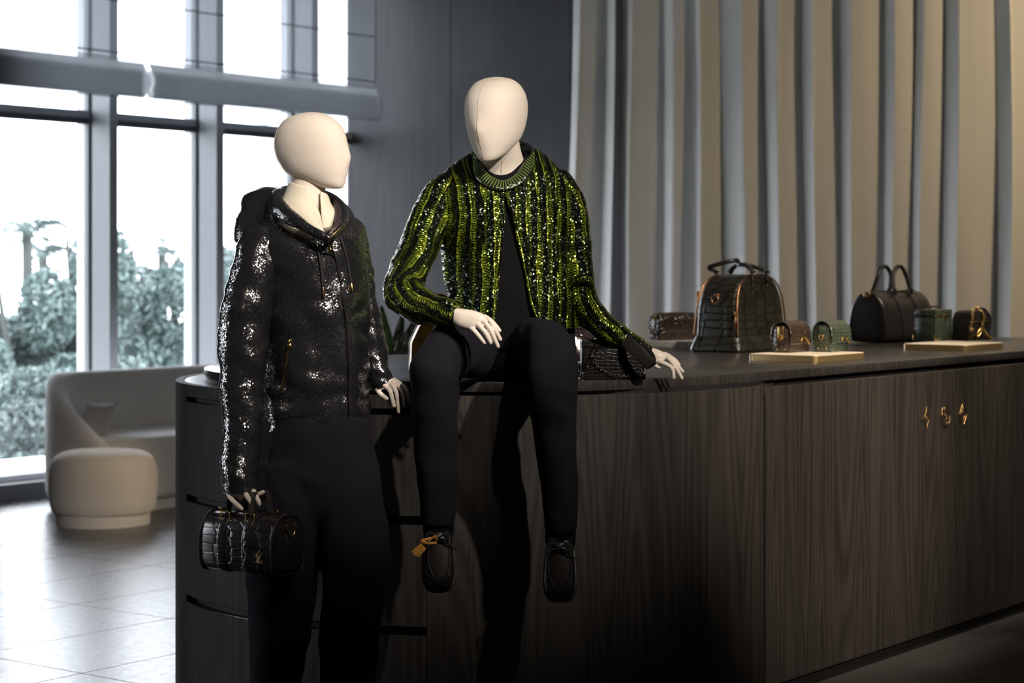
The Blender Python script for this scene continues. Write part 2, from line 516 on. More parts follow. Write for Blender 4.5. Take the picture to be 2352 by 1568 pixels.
def sequin(name, green=False):
    t = NT(name)
    tc = t.node('ShaderNodeTexCoord')
    uv = tc.outputs['UV']
    size = 0.0042 if green else 0.0030
    v2 = t.vmath('SCALE', uv, scale=1.0 / size)
    vor = t.node('ShaderNodeTexVoronoi', voronoi_dimensions='2D', feature='F1')
    vor.inputs['Randomness'].default_value = 0.75
    vor.inputs['Scale'].default_value = 1.0
    t.l.new(v2, vor.inputs['Vector'])
    geo = t.node('ShaderNodeNewGeometry')
    rnd = t.vmath('SUBTRACT', vor.outputs['Color'], (0.5, 0.5, 0.5))
    k = 1.0 if green else 0.34
    nrm = t.vmath('NORMALIZE', t.vmath('ADD', geo.outputs['Normal'], t.vmath('SCALE', rnd, scale=k)))
    edge = t.math('LESS_THAN', vor.outputs['Distance'], 0.56)
    sepc = t.node('ShaderNodeSeparateColor'); t.l.new(vor.outputs['Color'], sepc.inputs[0])
    if not green:
        t.set(color=(0.012, 0.012, 0.014), rough=0.16, spec=1.0, ior=1.75, normal=nrm, coat=0.6, coatr=0.10)
        t.l.new(nrm, t.b.inputs['Coat Normal'])
        return t.m
    sep = t.node('ShaderNodeSeparateXYZ'); t.l.new(uv, sep.inputs[0])
    U, Vv = sep.outputs[0], sep.outputs[1]
    # knitted vertical bands that wander a little
    wob = t.noise(t.vmath('MULTIPLY', uv, (6.0, 9.0, 1.0)), 1.0, 2, 0.5)
    ub = t.math('ADD', U, t.math('MULTIPLY', t.math('SUBTRACT', wob, 0.5), 0.022))
    band = t.math('SINE', t.math('MULTIPLY', ub, 2 * PI / 0.036))
    band2 = t.math('SINE', t.math('MULTIPLY', ub, 2 * PI / 0.0150))
    patch = t.noise(t.vmath('MULTIPLY', uv, (26.0, 5.0, 1.0)), 1.0, 2, 0.6)
    g = t.math('ADD', t.math('MULTIPLY', band, 0.5), t.math('ADD', t.math('MULTIPLY', band2, 0.25), t.math('MULTIPLY', t.math('SUBTRACT', patch, 0.5), 2.6)))
    rows = t.math('SINE', t.math('MULTIPLY', t.math('ADD', Vv, t.math('MULTIPLY', t.math('ABSOLUTE', t.math('SINE', t.math('MULTIPLY', ub, PI / 0.018))), 0.006)), 2 * PI / 0.0085))
    gg = t.math('MULTIPLY_ADD', g, 0.75, 0.34, clamp=True)
    gg = t.math('MULTIPLY', gg, t.math('MULTIPLY_ADD', rows, 0.42, 0.62, clamp=True))
    # thin solid stripes of plain yarn
    line = t.math('GREATER_THAN', t.math('SINE', t.math('ADD', t.math('MULTIPLY', ub, 2 * PI / 0.036), 1.4)), 0.94)
    linem = t.math('MULTIPLY', line, t.math('GREATER_THAN', patch, 0.47))
    gg2 = t.math('MAXIMUM', gg, t.math('MULTIPLY', linem, 0.85))
    jitter = t.math('MULTIPLY', sepc.outputs[0], 0.25)
    colr = t.ramp(t.math('MULTIPLY', gg2, t.math('ADD', jitter, 0.85), clamp=True),
                  [(0.0, (0.006, 0.009, 0.006)), (0.30, (0.020, 0.040, 0.008)), (0.62, (0.22, 0.30, 0.018)), (1.0, (0.60, 0.68, 0.06))])
    # scattered small clear beads
    t.set(color=colr, rough=0.28, metal=0.72, spec=0.8, normal=nrm, coat=0.35, coatr=0.08)
    t.l.new(nrm, t.b.inputs['Coat Normal'])
    return t.m
M_BSEQ = sequin('black_sequin_cloth')
M_GSEQ = sequin('green_sequin_knit', True)

def croc(name, col, dark, sx=26.0, sz=38.0, rough=0.24, spec=0.6, bump=0.55, coat=0.4, rand=0.55):
    t = NT(name)
    tc = t.node('ShaderNodeTexCoord'); sep = t.node('ShaderNodeSeparateXYZ'); t.l.new(tc.outputs['Object'], sep.inputs[0])
    nz = t.noise(t.coord('Object'), 14, 2, 0.5, 'Color')
    a = t.math('ADD', sep.outputs[0], sep.outputs[1])
    cmb = t.node('ShaderNodeCombineXYZ')
    t.l.new(t.math('MULTIPLY', a, sx), cmb.inputs[0]); t.l.new(t.math('MULTIPLY', sep.outputs[2], sz), cmb.inputs[1])
    vec = t.vmath('ADD', cmb.outputs[0], t.vmath('SCALE', nz, scale=0.9))
    vo = t.node('ShaderNodeTexVoronoi', voronoi_dimensions='2D', feature='DISTANCE_TO_EDGE')
    vo.inputs['Scale'].default_value = 1.0; vo.inputs['Randomness'].default_value = rand
    t.l.new(vec, vo.inputs['Vector'])
    vc = t.node('ShaderNodeTexVoronoi', voronoi_dimensions='2D', feature='F1')
    vc.inputs['Scale'].default_value = 1.0; vc.inputs['Randomness'].default_value = rand
    t.l.new(vec, vc.inputs['Vector'])
    sc_ = t.node('ShaderNodeSeparateColor'); t.l.new(vc.outputs['Color'], sc_.inputs[0])
    plate = t.math('MULTIPLY', vo.outputs['Distance'], 7.0, clamp=True)
    cell = t.mix(sc_.outputs[0], col, tuple(x * 0.65 for x in col))
    colr = t.mix(plate, dark, cell)
    fine = t.noise(t.coord('Object'), 120, 3, 0.6)
    h = t.math('ADD', t.math('POWER', plate, 0.6), t.math('MULTIPLY', fine, 0.25))
    n = t.bump(h, bump, 0.0028)
    t.set(color=colr, rough=rough, spec=spec, normal=n, coat=coat, coatr=0.15)
    return t.m
M_CROC_DK = croc('dark_brown_black_croc', (0.030, 0.023, 0.025), (0.005, 0.004, 0.005), 20, 44, rand=0.38)
M_CROC_OL = croc('olive_black_croc', (0.024, 0.024, 0.018), (0.004, 0.004, 0.003), 12, 34, rough=0.34, spec=0.4, coat=0.2, rand=0.36)
M_CROC_BR = croc('brown_croc', (0.055, 0.035, 0.026), (0.012, 0.008, 0.006), 40, 60)
M_CROC_BK = croc('black_croc', (0.010, 0.009, 0.009), (0.003, 0.003, 0.003), 60, 90, rough=0.38, spec=0.35, coat=0.1, bump=0.3)
M_CROC_GR = croc('green_croc', (0.085, 0.115, 0.085), (0.02, 0.03, 0.022), 55, 75)
M_CROC_YE = croc('yellow_croc', (0.80, 0.46, 0.06), (0.45, 0.22, 0.02), 14, 24, bump=0.3)
M_CROC_PL = croc('plum_brown_croc', (0.045, 0.028, 0.026), (0.010, 0.006, 0.006), 24, 30, rough=0.15)
M_LEATHER = plain('black_grained_leather', (0.017, 0.016, 0.017), 0.42, spec=0.5, bump=(380, 0.25, 0.001))
M_LEATHER2 = plain('black_soft_leather', (0.020, 0.017, 0.018), 0.33, spec=0.55, bump=(420, 0.2, 0.001))
M_SHOE = plain('black_grained_shoe_leather', (0.020, 0.018, 0.018), 0.36, spec=0.6, bump=(420, 0.35, 0.001))
M_SHOE_V = plain('dark_brown_smooth_leather', (0.022, 0.016, 0.015), 0.45, spec=0.5)
M_STRAP = plain('black_strap_leather', (0.022, 0.020, 0.019), 0.5, spec=0.4, bump=(300, 0.2, 0.001))
M_GOLD = plain('polished_gold', (0.80, 0.52, 0.18), 0.22, metal=1.0)
M_INLAY = plain('gold_inlay', (0.72, 0.50, 0.20), 0.4, metal=0.55)
M_BRASS = plain('aged_brass', (0.55, 0.36, 0.14), 0.3, metal=1.0)
M_GUN = plain('dark_gunmetal', (0.14, 0.12, 0.11), 0.25, metal=1.0)
M_COPPER = plain('copper_zip', (0.45, 0.24, 0.13), 0.3, metal=1.0)
M_CREAM = plain('cream_plinth_leather', (0.74, 0.66, 0.52), 0.55, bump=(600, 0.1, 0.001))
M_GOLDSIDE = plain('brushed_gold_edge', (0.62, 0.46, 0.22), 0.38, metal=0.85)
M_WPLINTH = plain('white_plinth', (0.75, 0.73, 0.70), 0.5)
M_ORANGE = plain('natural_tan_leather', (0.78, 0.36, 0.075), 0.5, bump=(300, 0.1, 0.001))
M_LINING = plain('dark_brown_lining', (0.030, 0.022, 0.022), 0.6)
M_DRAWSTR = plain('black_cord', (0.012, 0.012, 0.014), 0.7)

def floor_mat():
    t = NT('grey_stone_tile')
    v = t.coord('Object')
    f = t.noise(v, 2.2, 6, 0.65)
    f2 = t.noise(v, 26, 4, 0.7)
    oi = t.node('ShaderNodeObjectInfo')
    c = t.ramp(f, [(0.25, (0.062, 0.061, 0.063)), (0.5, (0.088, 0.086, 0.087)), (0.8, (0.125, 0.12, 0.118))])
    c = t.mix(t.math('MULTIPLY', oi.outputs['Random'], 0.22), c, (0.05, 0.05, 0.052))
    r = t.math('MULTIPLY_ADD', f2, 0.22, 0.18)
    return t.set(color=c, rough=r, spec=0.38, normal=t.bump(t.math('ADD', f2, f), 0.06, 0.01))
M_FLOOR = floor_mat()
M_GROUT = plain('dark_grout', (0.03, 0.03, 0.032), 0.8)

def leafmat(name, a, b):
    t = NT(name)
    oi = t.node('ShaderNodeNewGeometry')
    c = t.mix(oi.outputs['Random Per Island'], a, b)
    t.set(color=c, rough=0.5, spec=0.3)
    return t.m
M_LEAF = leafmat('outdoor_leaves_hazed', (0.072, 0.108, 0.102), (0.155, 0.21, 0.20))  # blue-grey haze is mixed into the leaf colours
M_LEAF2 = leafmat('outdoor_leaves_hazed_grey', (0.078, 0.108, 0.107), (0.165, 0.205, 0.20))  # greyer leaf mix, haze put into the colour as well
M_BARK = plain('grey_bark', (0.050, 0.055, 0.052), 0.9)
M_PLANT = leafmat('indoor_plant_leaves', (0.030, 0.085, 0.022), (0.05, 0.12, 0.035))
M_PLANT2 = plain('dark_indoor_leaf', (0.022, 0.034, 0.026), 0.35)
M_POT = plain('dark_pot', (0.05, 0.05, 0.05), 0.6)
M_SOIL = plain('soil', (0.03, 0.022, 0.015), 0.95)
M_BUILD = plain('pale_building_wall', (0.78, 0.76, 0.73), 0.8)
M_BWIN = plain('building_window_glass', (0.22, 0.24, 0.28), 0.2)
M_GROUND = plain('outdoor_ground', (0.10, 0.12, 0.08), 0.95)

# ================================================================== THE SETTING
ZC = 3.75                       # ceiling height
UW, VW = 11.123, 9.694          # dark wall plane, inner face of the window base
U0, V0 = -3.5, -4.5             # behind the camera

def struct(name, part, mat, smooth=False):
    o = mk(name, part[0], part[1], mat, None, smooth=smooth)
    o['kind'] = 'structure'
    return o

# floor: slab + separate tiles (0.94 x 0.563) over the part the photograph shows
TU, TV = 0.94, 0.5635
floor = struct('floor', room(box(U0, UW + 0.2, V0, VW + 0.2, -0.20, -0.004)), M_GROUT)
def uvfloor(px, py):
    Y = CAMH * F / (py - HZ)
    return toUV(P(px, py, Y))
tile_me = None
tiles = 0
DU, DV = 4.624 % TU, 5.368 % TV
g = 0.0015
tp = box(g, TU - g, g, TV - g, -0.03, 0.0, 0.0012, 1)
for iu in range(int(U0 / TU) - 1, int(UW / TU) + 2):
    for iv in range(int(V0 / TV) - 1, int(VW / TV) + 2):
        u, v = DU + iu * TU, DV + iv * TV
        c = W(u + TU / 2, v + TV / 2, 0)
        if not (4.0 < c[1] < 13.4): continue
        x = CX + c[0] / c[1] * F
        if not (-500 < x < 2900): continue
        if u + TU > UW + 0.4 or v + TV > VW + 0.4: continue
        if tile_me is None:
            Mx = Matrix.Rotation(UANG, 4, 'Z')
            o = mk('floor_tile', xf(tp, Mx)[0], tp[1], M_FLOOR, floor, smooth=False)
            tile_me = o.data
        else:
            o = bpy.data.objects.new('floor_tile', tile_me); COL.objects.link(o); o.parent = floor
        o.location = tuple(W(u, v, 0)); tiles += 1
# beyond the tiles that can be told apart the slab carries on at the same level
def slab(u0, u1, v0, v1): return room(box(u0, u1, v0, v1, -0.03, -0.0015))
struct('floor_beyond', slab(U0, UW + 0.15, V0, VW + 0.15), M_FLOOR)

struct('ceiling', room(box(U0 - 0.2, UW + 0.4, V0 - 0.2, VW + 0.5, ZC, ZC + 0.2)), M_CEIL)
# dark wall of tall panels; each panel a piece
dwall = struct('wall_far', room(box(UW + 0.02, UW + 0.25, V0, VW + 0.26, 0, ZC)), M_SLOT)
for k in range(8):
    vs = (UX * UW - (1035 - CX) / F * UY * UW) / (UY + (1035 - CX) / F * UX)
    v1 = vs - 1.05 * (k - 1) if k else VW + 0.26
    v0 = vs - 1.05 * k
    p = room(box(UW, UW + 0.03, v0 + 0.0025, v1 - 0.0025, 0.0, ZC, 0.001, 1))
    mk('panel', p[0], p[1], M_DWALL, dwall, smooth=False)
struct('wall_right', room(box(U0, UW + 0.2, V0 - 0.2, V0, 0, ZC)), M_WALL)
struct('wall_back', room(box(U0 - 0.2, U0, V0 - 0.2, VW + 0.5, 0, ZC)), M_WALL)
# --- window wall: posts every 0.94 m, transom, base, panes
wu0 = 7.60
window = struct('window_1', room(box(wu0, UW, VW + 0.02, VW + 0.30, 0.0, 0.10)), M_BASE)
ledge = struct('trim_1', room(box(wu0, UW, VW + 0.30, VW + 1.2, 0.02, 0.115)), M_LEDGE)
posts = [8.618 + 0.9435 * k for k in range(-1, 3)]
def wpart(name, args, mat, bev=0.002):
    p = room(box(*args, bev, 1))
    return mk(name, p[0], p[1], mat, window, smooth=False)
for uc in posts:
    wpart('post', (uc - 0.035, uc + 0.035, VW, VW + 0.17, 0.0, ZC), M_FRAME)
    wpart('gasket', (uc - 0.02, uc + 0.02, VW + 0.168, VW + 0.205, 0.10, ZC), M_GASKET, 0)
    wpart('outer_post', (uc - 0.04, uc + 0.04, VW + 0.20, VW + 0.31, 0.10, ZC), M_FRAME)
for a, b in zip(posts[:-1] + [posts[-1]], posts[1:] + [UW - 0.0]):
    e = 0.035
    b2 = b - e if b != UW else b
    wpart('transom', (a + e, b2, VW + 0.19, VW + 0.255, 2.338, 2.375), M_GASKET)
    wpart('transom', (a + e, b2, VW + 0.20, VW + 0.26, 2.375, 2.425), M_FRAME)
    wpart('bottom_rail', (a + e, b2, VW + 0.16, VW + 0.26, 0.10, 0.135), M_FRAME)
    wpart('pane', (a + e, b2, VW + 0.235, VW + 0.243, 0.135, 2.378), M_GLASS, 0)
    wpart('pane', (a + e, b2, VW + 0.235, VW + 0.243, 2.40, ZC), M_GLASS, 0)
struct('wall_daylight_block', room(box(1.75, wu0, VW, VW + 0.3, 0, ZC)), M_WALL)  # unseen plain wall, added in place of glazing to keep daylight off the sofa
struct('wall_window_end', room(box(U0, 0.25, VW, VW + 0.3, 0, ZC)), M_WALL)
window = struct('window_added_for_glints', room(box(0.25, 1.75, VW + 0.02, VW + 0.30, 0.0, 0.10)), M_BASE)  # unseen extra bay, added to give the black sleeve its bright reflections
wpart('bottom_rail', (0.25, 1.75, VW + 0.16, VW + 0.26, 0.10, 0.135), M_FRAME)
wpart('post', (0.965, 1.035, VW, VW + 0.17, 0.10, ZC), M_FRAME)
for a, b in ((0.25, 0.965), (1.035, 1.75)):
    wpart('pane', (a, b, VW + 0.235, VW + 0.243, 0.135, ZC), M_GLASS, 0)

# --- roman blinds in front of the window
def blind(u0, u1, label):
    t = Thing('roman_blind', label, 'blind', W((u0 + u1) / 2, VW - 0.27, 2.47), 0, 'sheer roman blinds')
    d0 = VW - 0.27
    # profile (offset to the room, height)
    prof = [(0, ZC), (0, 3.4), (0.002, 3.075), (0.0, 2.9), (0.003, 2.753), (-0.004, 2.71), (-0.030, 2.665), (-0.062, 2.61), (-0.066, 2.565), (-0.048, 2.535), (-0.058, 2.51), (-0.045, 2.478), (-0.012, 2.470),
            (0.016, 2.500), (0.022, 2.56), (0.016, 2.64), (0.012, 2.73)]
    prof = catmull(np.array(prof), np.linspace(0, len(prof) - 1, 70))
    V = []; Fc = []
    nu = 24
    for i in range(nu + 1):
        u = u0 + (u1 - u0) * i / nu
        for (d, z) in prof:
            sag = 0.006 * noise.noise(Vector((u * 2.1, z * 1.3, 3.3))) if z < 2.75 else 0.003 * noise.noise(Vector((u * 1.5, z * 2, 1.0)))
            V.append(W(u, d0 + d + sag, z))
    m = len(prof)
    for i in range(nu):
        for j in range(m - 1):
            Fc.append((i * m + j, i * m + j + 1, (i + 1) * m + j + 1, (i + 1) * m + j))
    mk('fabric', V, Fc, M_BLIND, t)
    # lining inside the gathered fold: several layers hang there
    V = []; Fc = []
    pr2 = [(-0.008, 2.70), (-0.035, 2.63), (-0.04, 2.57), (-0.03, 2.51), (-0.005, 2.485), (0.008, 2.53), (0.004, 2.66)]
    pr2 = catmull(np.array(pr2), np.linspace(0, 6, 24))
    for i in range(2):
        u = (u0 + 0.004, u1 - 0.004)[i]
        for (d, z) in pr2: V.append(W(u, d0 + d, z))
    for j in range(23): Fc.append((j, j + 1, 24 + j + 1, 24 + j))
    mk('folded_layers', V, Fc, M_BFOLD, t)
    for z in (2.753, 3.075, 3.397, 3.70):
        p = tube([W(u0 + 0.002, d0 + 0.004, z), W(u1 - 0.002, d0 + 0.004, z)], 0.0045, K=2, M=6)
        mk('rod', p[0], p[1], M_RIB, t)
    for u in (u0 + 0.004, u1 - 0.004):
        p = tube([W(u, d0, 2.76), W(u, d0, ZC)], 0.004, K=2, M=6)
        mk('hem', p[0], p[1], M_RIB, t)
    return t
blind(8.655, 10.846, 'sheer grey roman blind on the right, its end beside the dark panelled wall')
blind(6.20, 8.625, 'sheer grey roman blind cut by the left edge of the picture')

# --- curtains in front of the dark wall
def curtain(v_left, v_right, label, seed, flare=0.0):
    """hangs in the plane u = UW-0.24; v runs down from v_left to v_right"""
    n = int(abs(v_left - v_right) * 150)
    zs = np.linspace(0.02, ZC - 0.03, 34)
    V = []; Fc = []
    rr = random.Random(seed)
    # irregular folds: positions and depths
    knots = [0.0]
    while knots[-1] < abs(v_left - v_right) + 0.4: knots.append(knots[-1] + rr.uniform(0.07, 0.21))
    amp = [rr.uniform(0.55, 1.0) for _ in knots]
    ph = [rr.uniform(-1, 1) for _ in knots]
    for zi, z in enumerate(zs):
        h = z / ZC
        for i in range(n + 1):
            s = abs(v_left - v_right) * i / n
            sw = s + 0.030 * noise.noise(Vector((s * 1.7, h * 1.6, seed))) + 0.012 * math.sin(h * 5 + s * 3)
            k = max(j for j, q in enumerate(knots) if q <= max(sw, 0))
            f = (sw - knots[k]) / (knots[k + 1] - knots[k])
            w = amp[k] * (1 - f) + amp[k + 1] * f
            c = math.cos(PI * (f + (k % 2)))
            c = math.copysign(abs(c) ** 0.9, c)
            off = 0.054 * w * c * (0.75 + 0.35 * (1 - h)) + 0.022 * noise.noise(Vector((s * 9, h * 1.6, seed + 5)))
            du = UW - 0.24 + off
            v = v_left - s * (1 + 0.0) + 0.02 * w * math.sin(2 * PI * f) + flare * (1 - h) * max(0, 1 - s / 0.5)
            V.append(W(du, v, z))
    m = n + 1
    for j in range(len(zs) - 1):
        for i in range(n):
            Fc.append((j * m + i, j * m + i + 1, (j + 1) * m + i + 1, (j + 1) * m + i))
    o = mk('curtain', V, Fc, M_CURTAIN)
    md = o.modifiers.new('thickness', 'SOLIDIFY'); md.thickness = 0.004
    tag(o, label, 'curtain', 'floor length grey beige curtains')
    return o
def v_at(px, d):      # v where the plane u=d is seen at column px
    r = (px - CX) / F
    # X = UX*d - UY*v ; Y = UY*d + UX*v ; X/Y=r
    return (UX * d - r * UY * d) / (UY + r * UX)
uc = UW - 0.24
curtain(v_at(1311, uc), v_at(1419, uc), 'narrow left curtain panel, its free edge against the dark wall', 3.0, 0.07)
curtain(v_at(1423, uc), v_at(2700, uc), 'wide pleated grey beige curtain behind the displayed bags', 8.0)

# ================================================================== OUTSIDE
gr = struct('ground_outside', room(box(-20, 80, VW + 1.2, 90, -2.2, -1.6)), M_GROUND)

def foliage(blobs, n, size, seed):
    r = np.random.default_rng(seed)
    tot = sum(b[3] * b[4] * b[5] for b in blobs)
    Vs = []
    for b in blobs:
        m = max(30, int(n * b[3] * b[4] * b[5] / tot))
        d = r.normal(size=(m, 3)); d /= np.linalg.norm(d, axis=1)[:, None]
        c = np.array(b[:3]) + d * np.array(b[3:6]) * (r.uniform(0.45, 1.0, m) ** 0.5)[:, None]
        s_ = (size * r.uniform(0.6, 1.5, m))[:, None]
        a = r.normal(size=(m, 3)); a /= np.linalg.norm(a, axis=1)[:, None]
        q = np.cross(a, r.normal(size=(m, 3))); q /= np.linalg.norm(q, axis=1)[:, None]
        Vs.append(np.stack([c - a * s_, c + q * s_ * 0.4, c + a * s_, c - q * s_ * 0.4], 1).reshape(-1, 3))
    V = np.concatenate(Vs)
    Fc = np.arange(len(V)).reshape(-1, 4)
    return V, Fc

def tree(px, Y, ztop, w, label, seed, mat, n=36000, zbot=-1.6, size=0.038, cat='tree', name='garden_tree'):
    ztop += 0.18
    x = (px - CX) / F * Y
    t = Thing(name, label, cat, (x, Y, -1.6))
    rr = random.Random(seed)
    blobs = []
    H = ztop - zbot
    for k in range(9):
        zz = zbot + H * (0.16 + 0.80 * (k + 0.5) / 9)
        q = (zz - zbot) / H
        ww = w * (1.0 - 0.45 * q ** 2)
        blobs.append((x + rr.uniform(-.6, .6) * ww, Y + rr.uniform(-.5, .5) * ww, zz - H * 0.05, ww * rr.uniform(.45, .7), ww * rr.uniform(.4, .6), H * rr.uniform(.10, .16)))
    V, Fc = foliage(blobs, n, size, seed)
    o = mk('foliage', V, Fc, mat, t, smooth=False); o['kind'] = 'stuff'
    p = tube([(x, Y, -1.6), (x + 0.1, Y, (zbot + ztop) / 2), (x - 0.05, Y, ztop - 0.2)], [0.10, 0.07, 0.02], M=8)
    mk('trunk', p[0], p[1], M_BARK, t)

tree(10, 19.5, 1.22, 1.0, 'dense dark shrub at the left edge of the window view', 1, M_LEAF)
tree(95, 21.0, 0.95, 1.0, 'bushy tree behind the leftmost pane beside the palm', 2, M_LEAF2)
tree(165, 20.0, 1.72, 0.9, 'tall bushy tree behind the first window post', 3, M_LEAF)
tree(300, 22.0, 1.42, 1.1, 'rounded tree behind the second pane, level top', 4, M_LEAF2)
tree(395, 21.0, 1.52, 1.0, 'bushy tree behind the second window post', 5, M_LEAF)
tree(505, 23.0, 1.62, 1.0, 'tree seen beside the black hood through the third pane', 6, M_LEAF2)
tree(620, 22.0, 1.50, 1.1, 'tree hidden mostly behind the standing mannequin', 7, M_LEAF)
tree(60, 16.2, 0.45, 0.9, 'low shrub close outside the leftmost pane', 8, M_LEAF, zbot=-1.4, cat='shrub', name='garden_shrub')
tree(150, 15.6, 0.20, 0.7, 'low shrub outside just left of the sofa', 9, M_LEAF2, zbot=-1.4, cat='shrub', name='garden_shrub')
tree(340, 17.2, 0.50, 0.9, 'low shrub outside above the sofa back', 10, M_LEAF, zbot=-1.4, cat='shrub', name='garden_shrub')

def palm(px, Y, ztop, label, seed, nf=11, L=0.75):
    x = (px - CX) / F * Y
    t = Thing('palm_tree', label, 'palm', (x, Y, -1.6))
    p = tube([(x + 0.05, Y, -1.6), (x, Y, ztop)], [0.10, 0.06], K=6, M=8)
    mk('trunk', p[0], p[1], M_BARK, t)
    rr = random.Random(seed)
    V = []; Fc = []
    for k in range(nf):
        a = 2 * PI * k / nf + rr.uniform(-.2, .2); el = rr.uniform(-0.2, 1.1)
        for j in range(9):
            s = j / 8 * L
            c = np.array([x + math.cos(a) * s * math.cos(el), Y + math.sin(a) * s * math.cos(el), ztop + s * math.sin(el) - 0.75 * s * s])
            for sd in (-1, 1):
                for q in range(3):
                    k0 = len(V)
                    off = np.array([-math.sin(a), math.cos(a), -0.5]) * sd * 0.17 * (1 - 0.6 * j / 8) * rr.uniform(.7, 1.1)
                    c2 = c + np.array([math.cos(a), math.sin(a), 0]) * 0.03 * q
                    V += [c2, c2 + np.array([0.018, 0, 0.018]), c2 + off]
                    Fc.append((k0, k0 + 1, k0 + 2))
    o = mk('crown', V, Fc, M_LEAF2, t, smooth=False); o['kind'] = 'stuff'
palm(62, 23.0, 1.82, 'slim palm with ragged fronds standing above the shrubs', 21)
palm(98, 24.5, 1.62, 'smaller palm to the right of the slim palm', 22, L=0.6)
palm(372, 27.0, 1.66, 'spreading palm crown above the rounded tree in the second pane', 23, nf=12, L=1.0)

def building(u0, u1, Y, z0, z1, label, cols, rows):
    x0, x1 = (u0 - CX) / F * Y, (u1 - CX) / F * Y
    t = Thing('apartment_building', label, 'building', ((x0 + x1) / 2, Y + 3, -2.0))
    p = box(x0, x1, Y, Y + 8, -2.0, z1)
    mk('wall', p[0], p[1], M_BUILD, t, smooth=False)
    dw = (x1 - x0) / cols
    for i in range(cols):
        for j in range(rows):
            zz = z0 + (z1 - z0) * (j + 0.3) / rows
            p = box(x0 + dw * (i + 0.25), x0 + dw * (i + 0.62), Y - 0.04, Y + 0.05, zz, zz + (z1 - z0) / rows * 0.45)
            mk('window', p[0], p[1], M_BWIN, t, smooth=False)
            p = box(x0 + dw * (i + 0.1), x0 + dw * (i + 0.85), Y - 0.6, Y, zz - 0.25, zz - 0.1)
            mk('balcony', p[0], p[1], M_BUILD, t, smooth=False)
building(590, 680, 60, 3.2, 6.2, 'pale apartment block in the distance above the standing mannequin', 2, 3)

# ================================================================== THE COUNTER
DC = np.array([-0.10, 6.90]); DR = 1.05            # round head of the counter
TC = np.array([-0.05, 6.87]); TR = 1.00            # round end of the worktop
VF = 3.253                                         # front face of the straight part (v)
BU1, BR = 8.49, 0.75                               # far rounded end: centre u and radius
ZD, ZW0, ZW1 = 1.030, 1.040, 1.070                 # top of the drum, worktop under / upper side
USEAM = 5.628

counter = Thing('display_counter', 'long dark oak display counter with a round drawer end', 'counter', (DC[0], DC[1], 0))
def arc_panel(c, r0, r1, a0, a1, z0, z1, n=24):
    out = []
    for i in range(n + 1):
        a = a0 + (a1 - a0) * i / n
        out.append((c[0] + r1 * math.cos(a), c[1] + r1 * math.sin(a)))
    for i in range(n, -1, -1):
        a = a0 + (a1 - a0) * i / n
        out.append((c[0] + r0 * math.cos(a), c[1] + r0 * math.sin(a)))
    return prism(out, z0, z1, 'z', 0.002, 1)
# where a camera column meets the drum (nearer crossing) -> angle
def drum_angle(px, r=DR):
    d = np.array([(px - CX) / F, 1.0]); d /= np.linalg.norm(d)
    b = np.dot(d, DC); c = np.dot(DC, DC) - r * r
    t = b - math.sqrt(max(0, b * b - c))
    p = d * t - DC
    return math.atan2(p[1], p[0])
a_seam = drum_angle(1742); a_mid = drum_angle(980); a_left = drum_angle(428)
a_seam = a_seam; 
# dark core
p = prism([(DC[0] + (DR - 0.03) * math.cos(a), DC[1] + (DR - 0.03) * math.sin(a)) for a in np.linspace(0, 2 * PI, 96, endpoint=False)], 0.0, ZD - 0.03, 'z')
mk('core', p[0], p[1], M_SLOT, counter, sharp=30)
# top ring (lighter ledge) of the drum
p = prism([(DC[0] + (DR - 0.031) * math.cos(a), DC[1] + (DR - 0.031) * math.sin(a)) for a in np.linspace(0, 2 * PI, 128, endpoint=False)], ZD - 0.035, ZD - 0.0005, 'z', 0.001, 1)
mk('drum_top', p[0], p[1], M_TOP, counter, sharp=30)
# plain curved front panel, frame strip, far side
if a_left > 0: a_left -= 2 * PI
p = arc_panel(DC, DR - 0.03, DR, a_mid + 0.0012, a_seam + 0.035, 0.0, ZD, 60)
mk('curved_panel', p[0], p[1], M_WOOD, counter, sharp=30)
p = arc_panel(DC, DR - 0.03, DR, -2 * PI + PI / 2, a_left - 0.0012, 0.0, ZD, 60)
mk('curved_panel', p[0], p[1], M_WOOD, counter, sharp=30)
# three curved drawers between the slots
slots = [0.978, 0.662, 0.337, 0.03]
for k in range(3):
    ztop = slots[k] - (0.004 if k == 0 else 0.010)
    zb = slots[k + 1] + 0.012
    p = arc_panel(DC, DR - 0.03, DR, a_left, a_mid - 0.0012, zb, ztop, 60)
    dr = mk('drawer', p[0], p[1], M_WOOD, counter, sharp=30)
    lip = arc_panel(DC, DR - 0.012, DR + 0.0008, a_left, a_mid - 0.0012, ztop - 0.0001, ztop + 0.0016, 60)
    mk('drawer_lip', lip[0], lip[1], M_GUN, (counter, dr), sharp=30)
p = arc_panel(DC, DR - 0.03, DR - 0.0005, a_left, a_mid - 0.0012, slots[0] + 0.012, ZD, 60)
mk('top_rail', p[0], p[1], M_WOOD, counter, sharp=30)
# straight body
def stadium(v0, v1, u0, u1, r, k=24):
    out = [(u0, v0)]
    for i in range(k + 1):
        a = -PI / 2 + PI * i / k
        out.append((u1 + r * math.cos(a), (v0 + v1) / 2 + (v1 - v0) / 2 * math.sin(a)))
    out.append((u0, v1))
    return out
p = room(prism(stadium(VF + 0.012, VF + 1.488, USEAM - 0.25, BU1, BR - 0.012), 0.0, ZD - 0.004, 'z'))
mk('body', p[0], p[1], M_SLOT, counter, sharp=30)
# front panels
p = room(box(USEAM - 0.012, BU1 + 0.02, VF - 0.012, VF + 0.012, 0.045, ZD - 0.010, 0.002, 1))
mk('front_panel', p[0], p[1], M_WOOD, counter, smooth=False)
p = room(box(USEAM + 0.004, BU1 + 0.02, VF + 0.0, VF + 0.02, 0.0, 0.045))
mk('plinth', p[0], p[1], M_SLOT, counter, smooth=False)
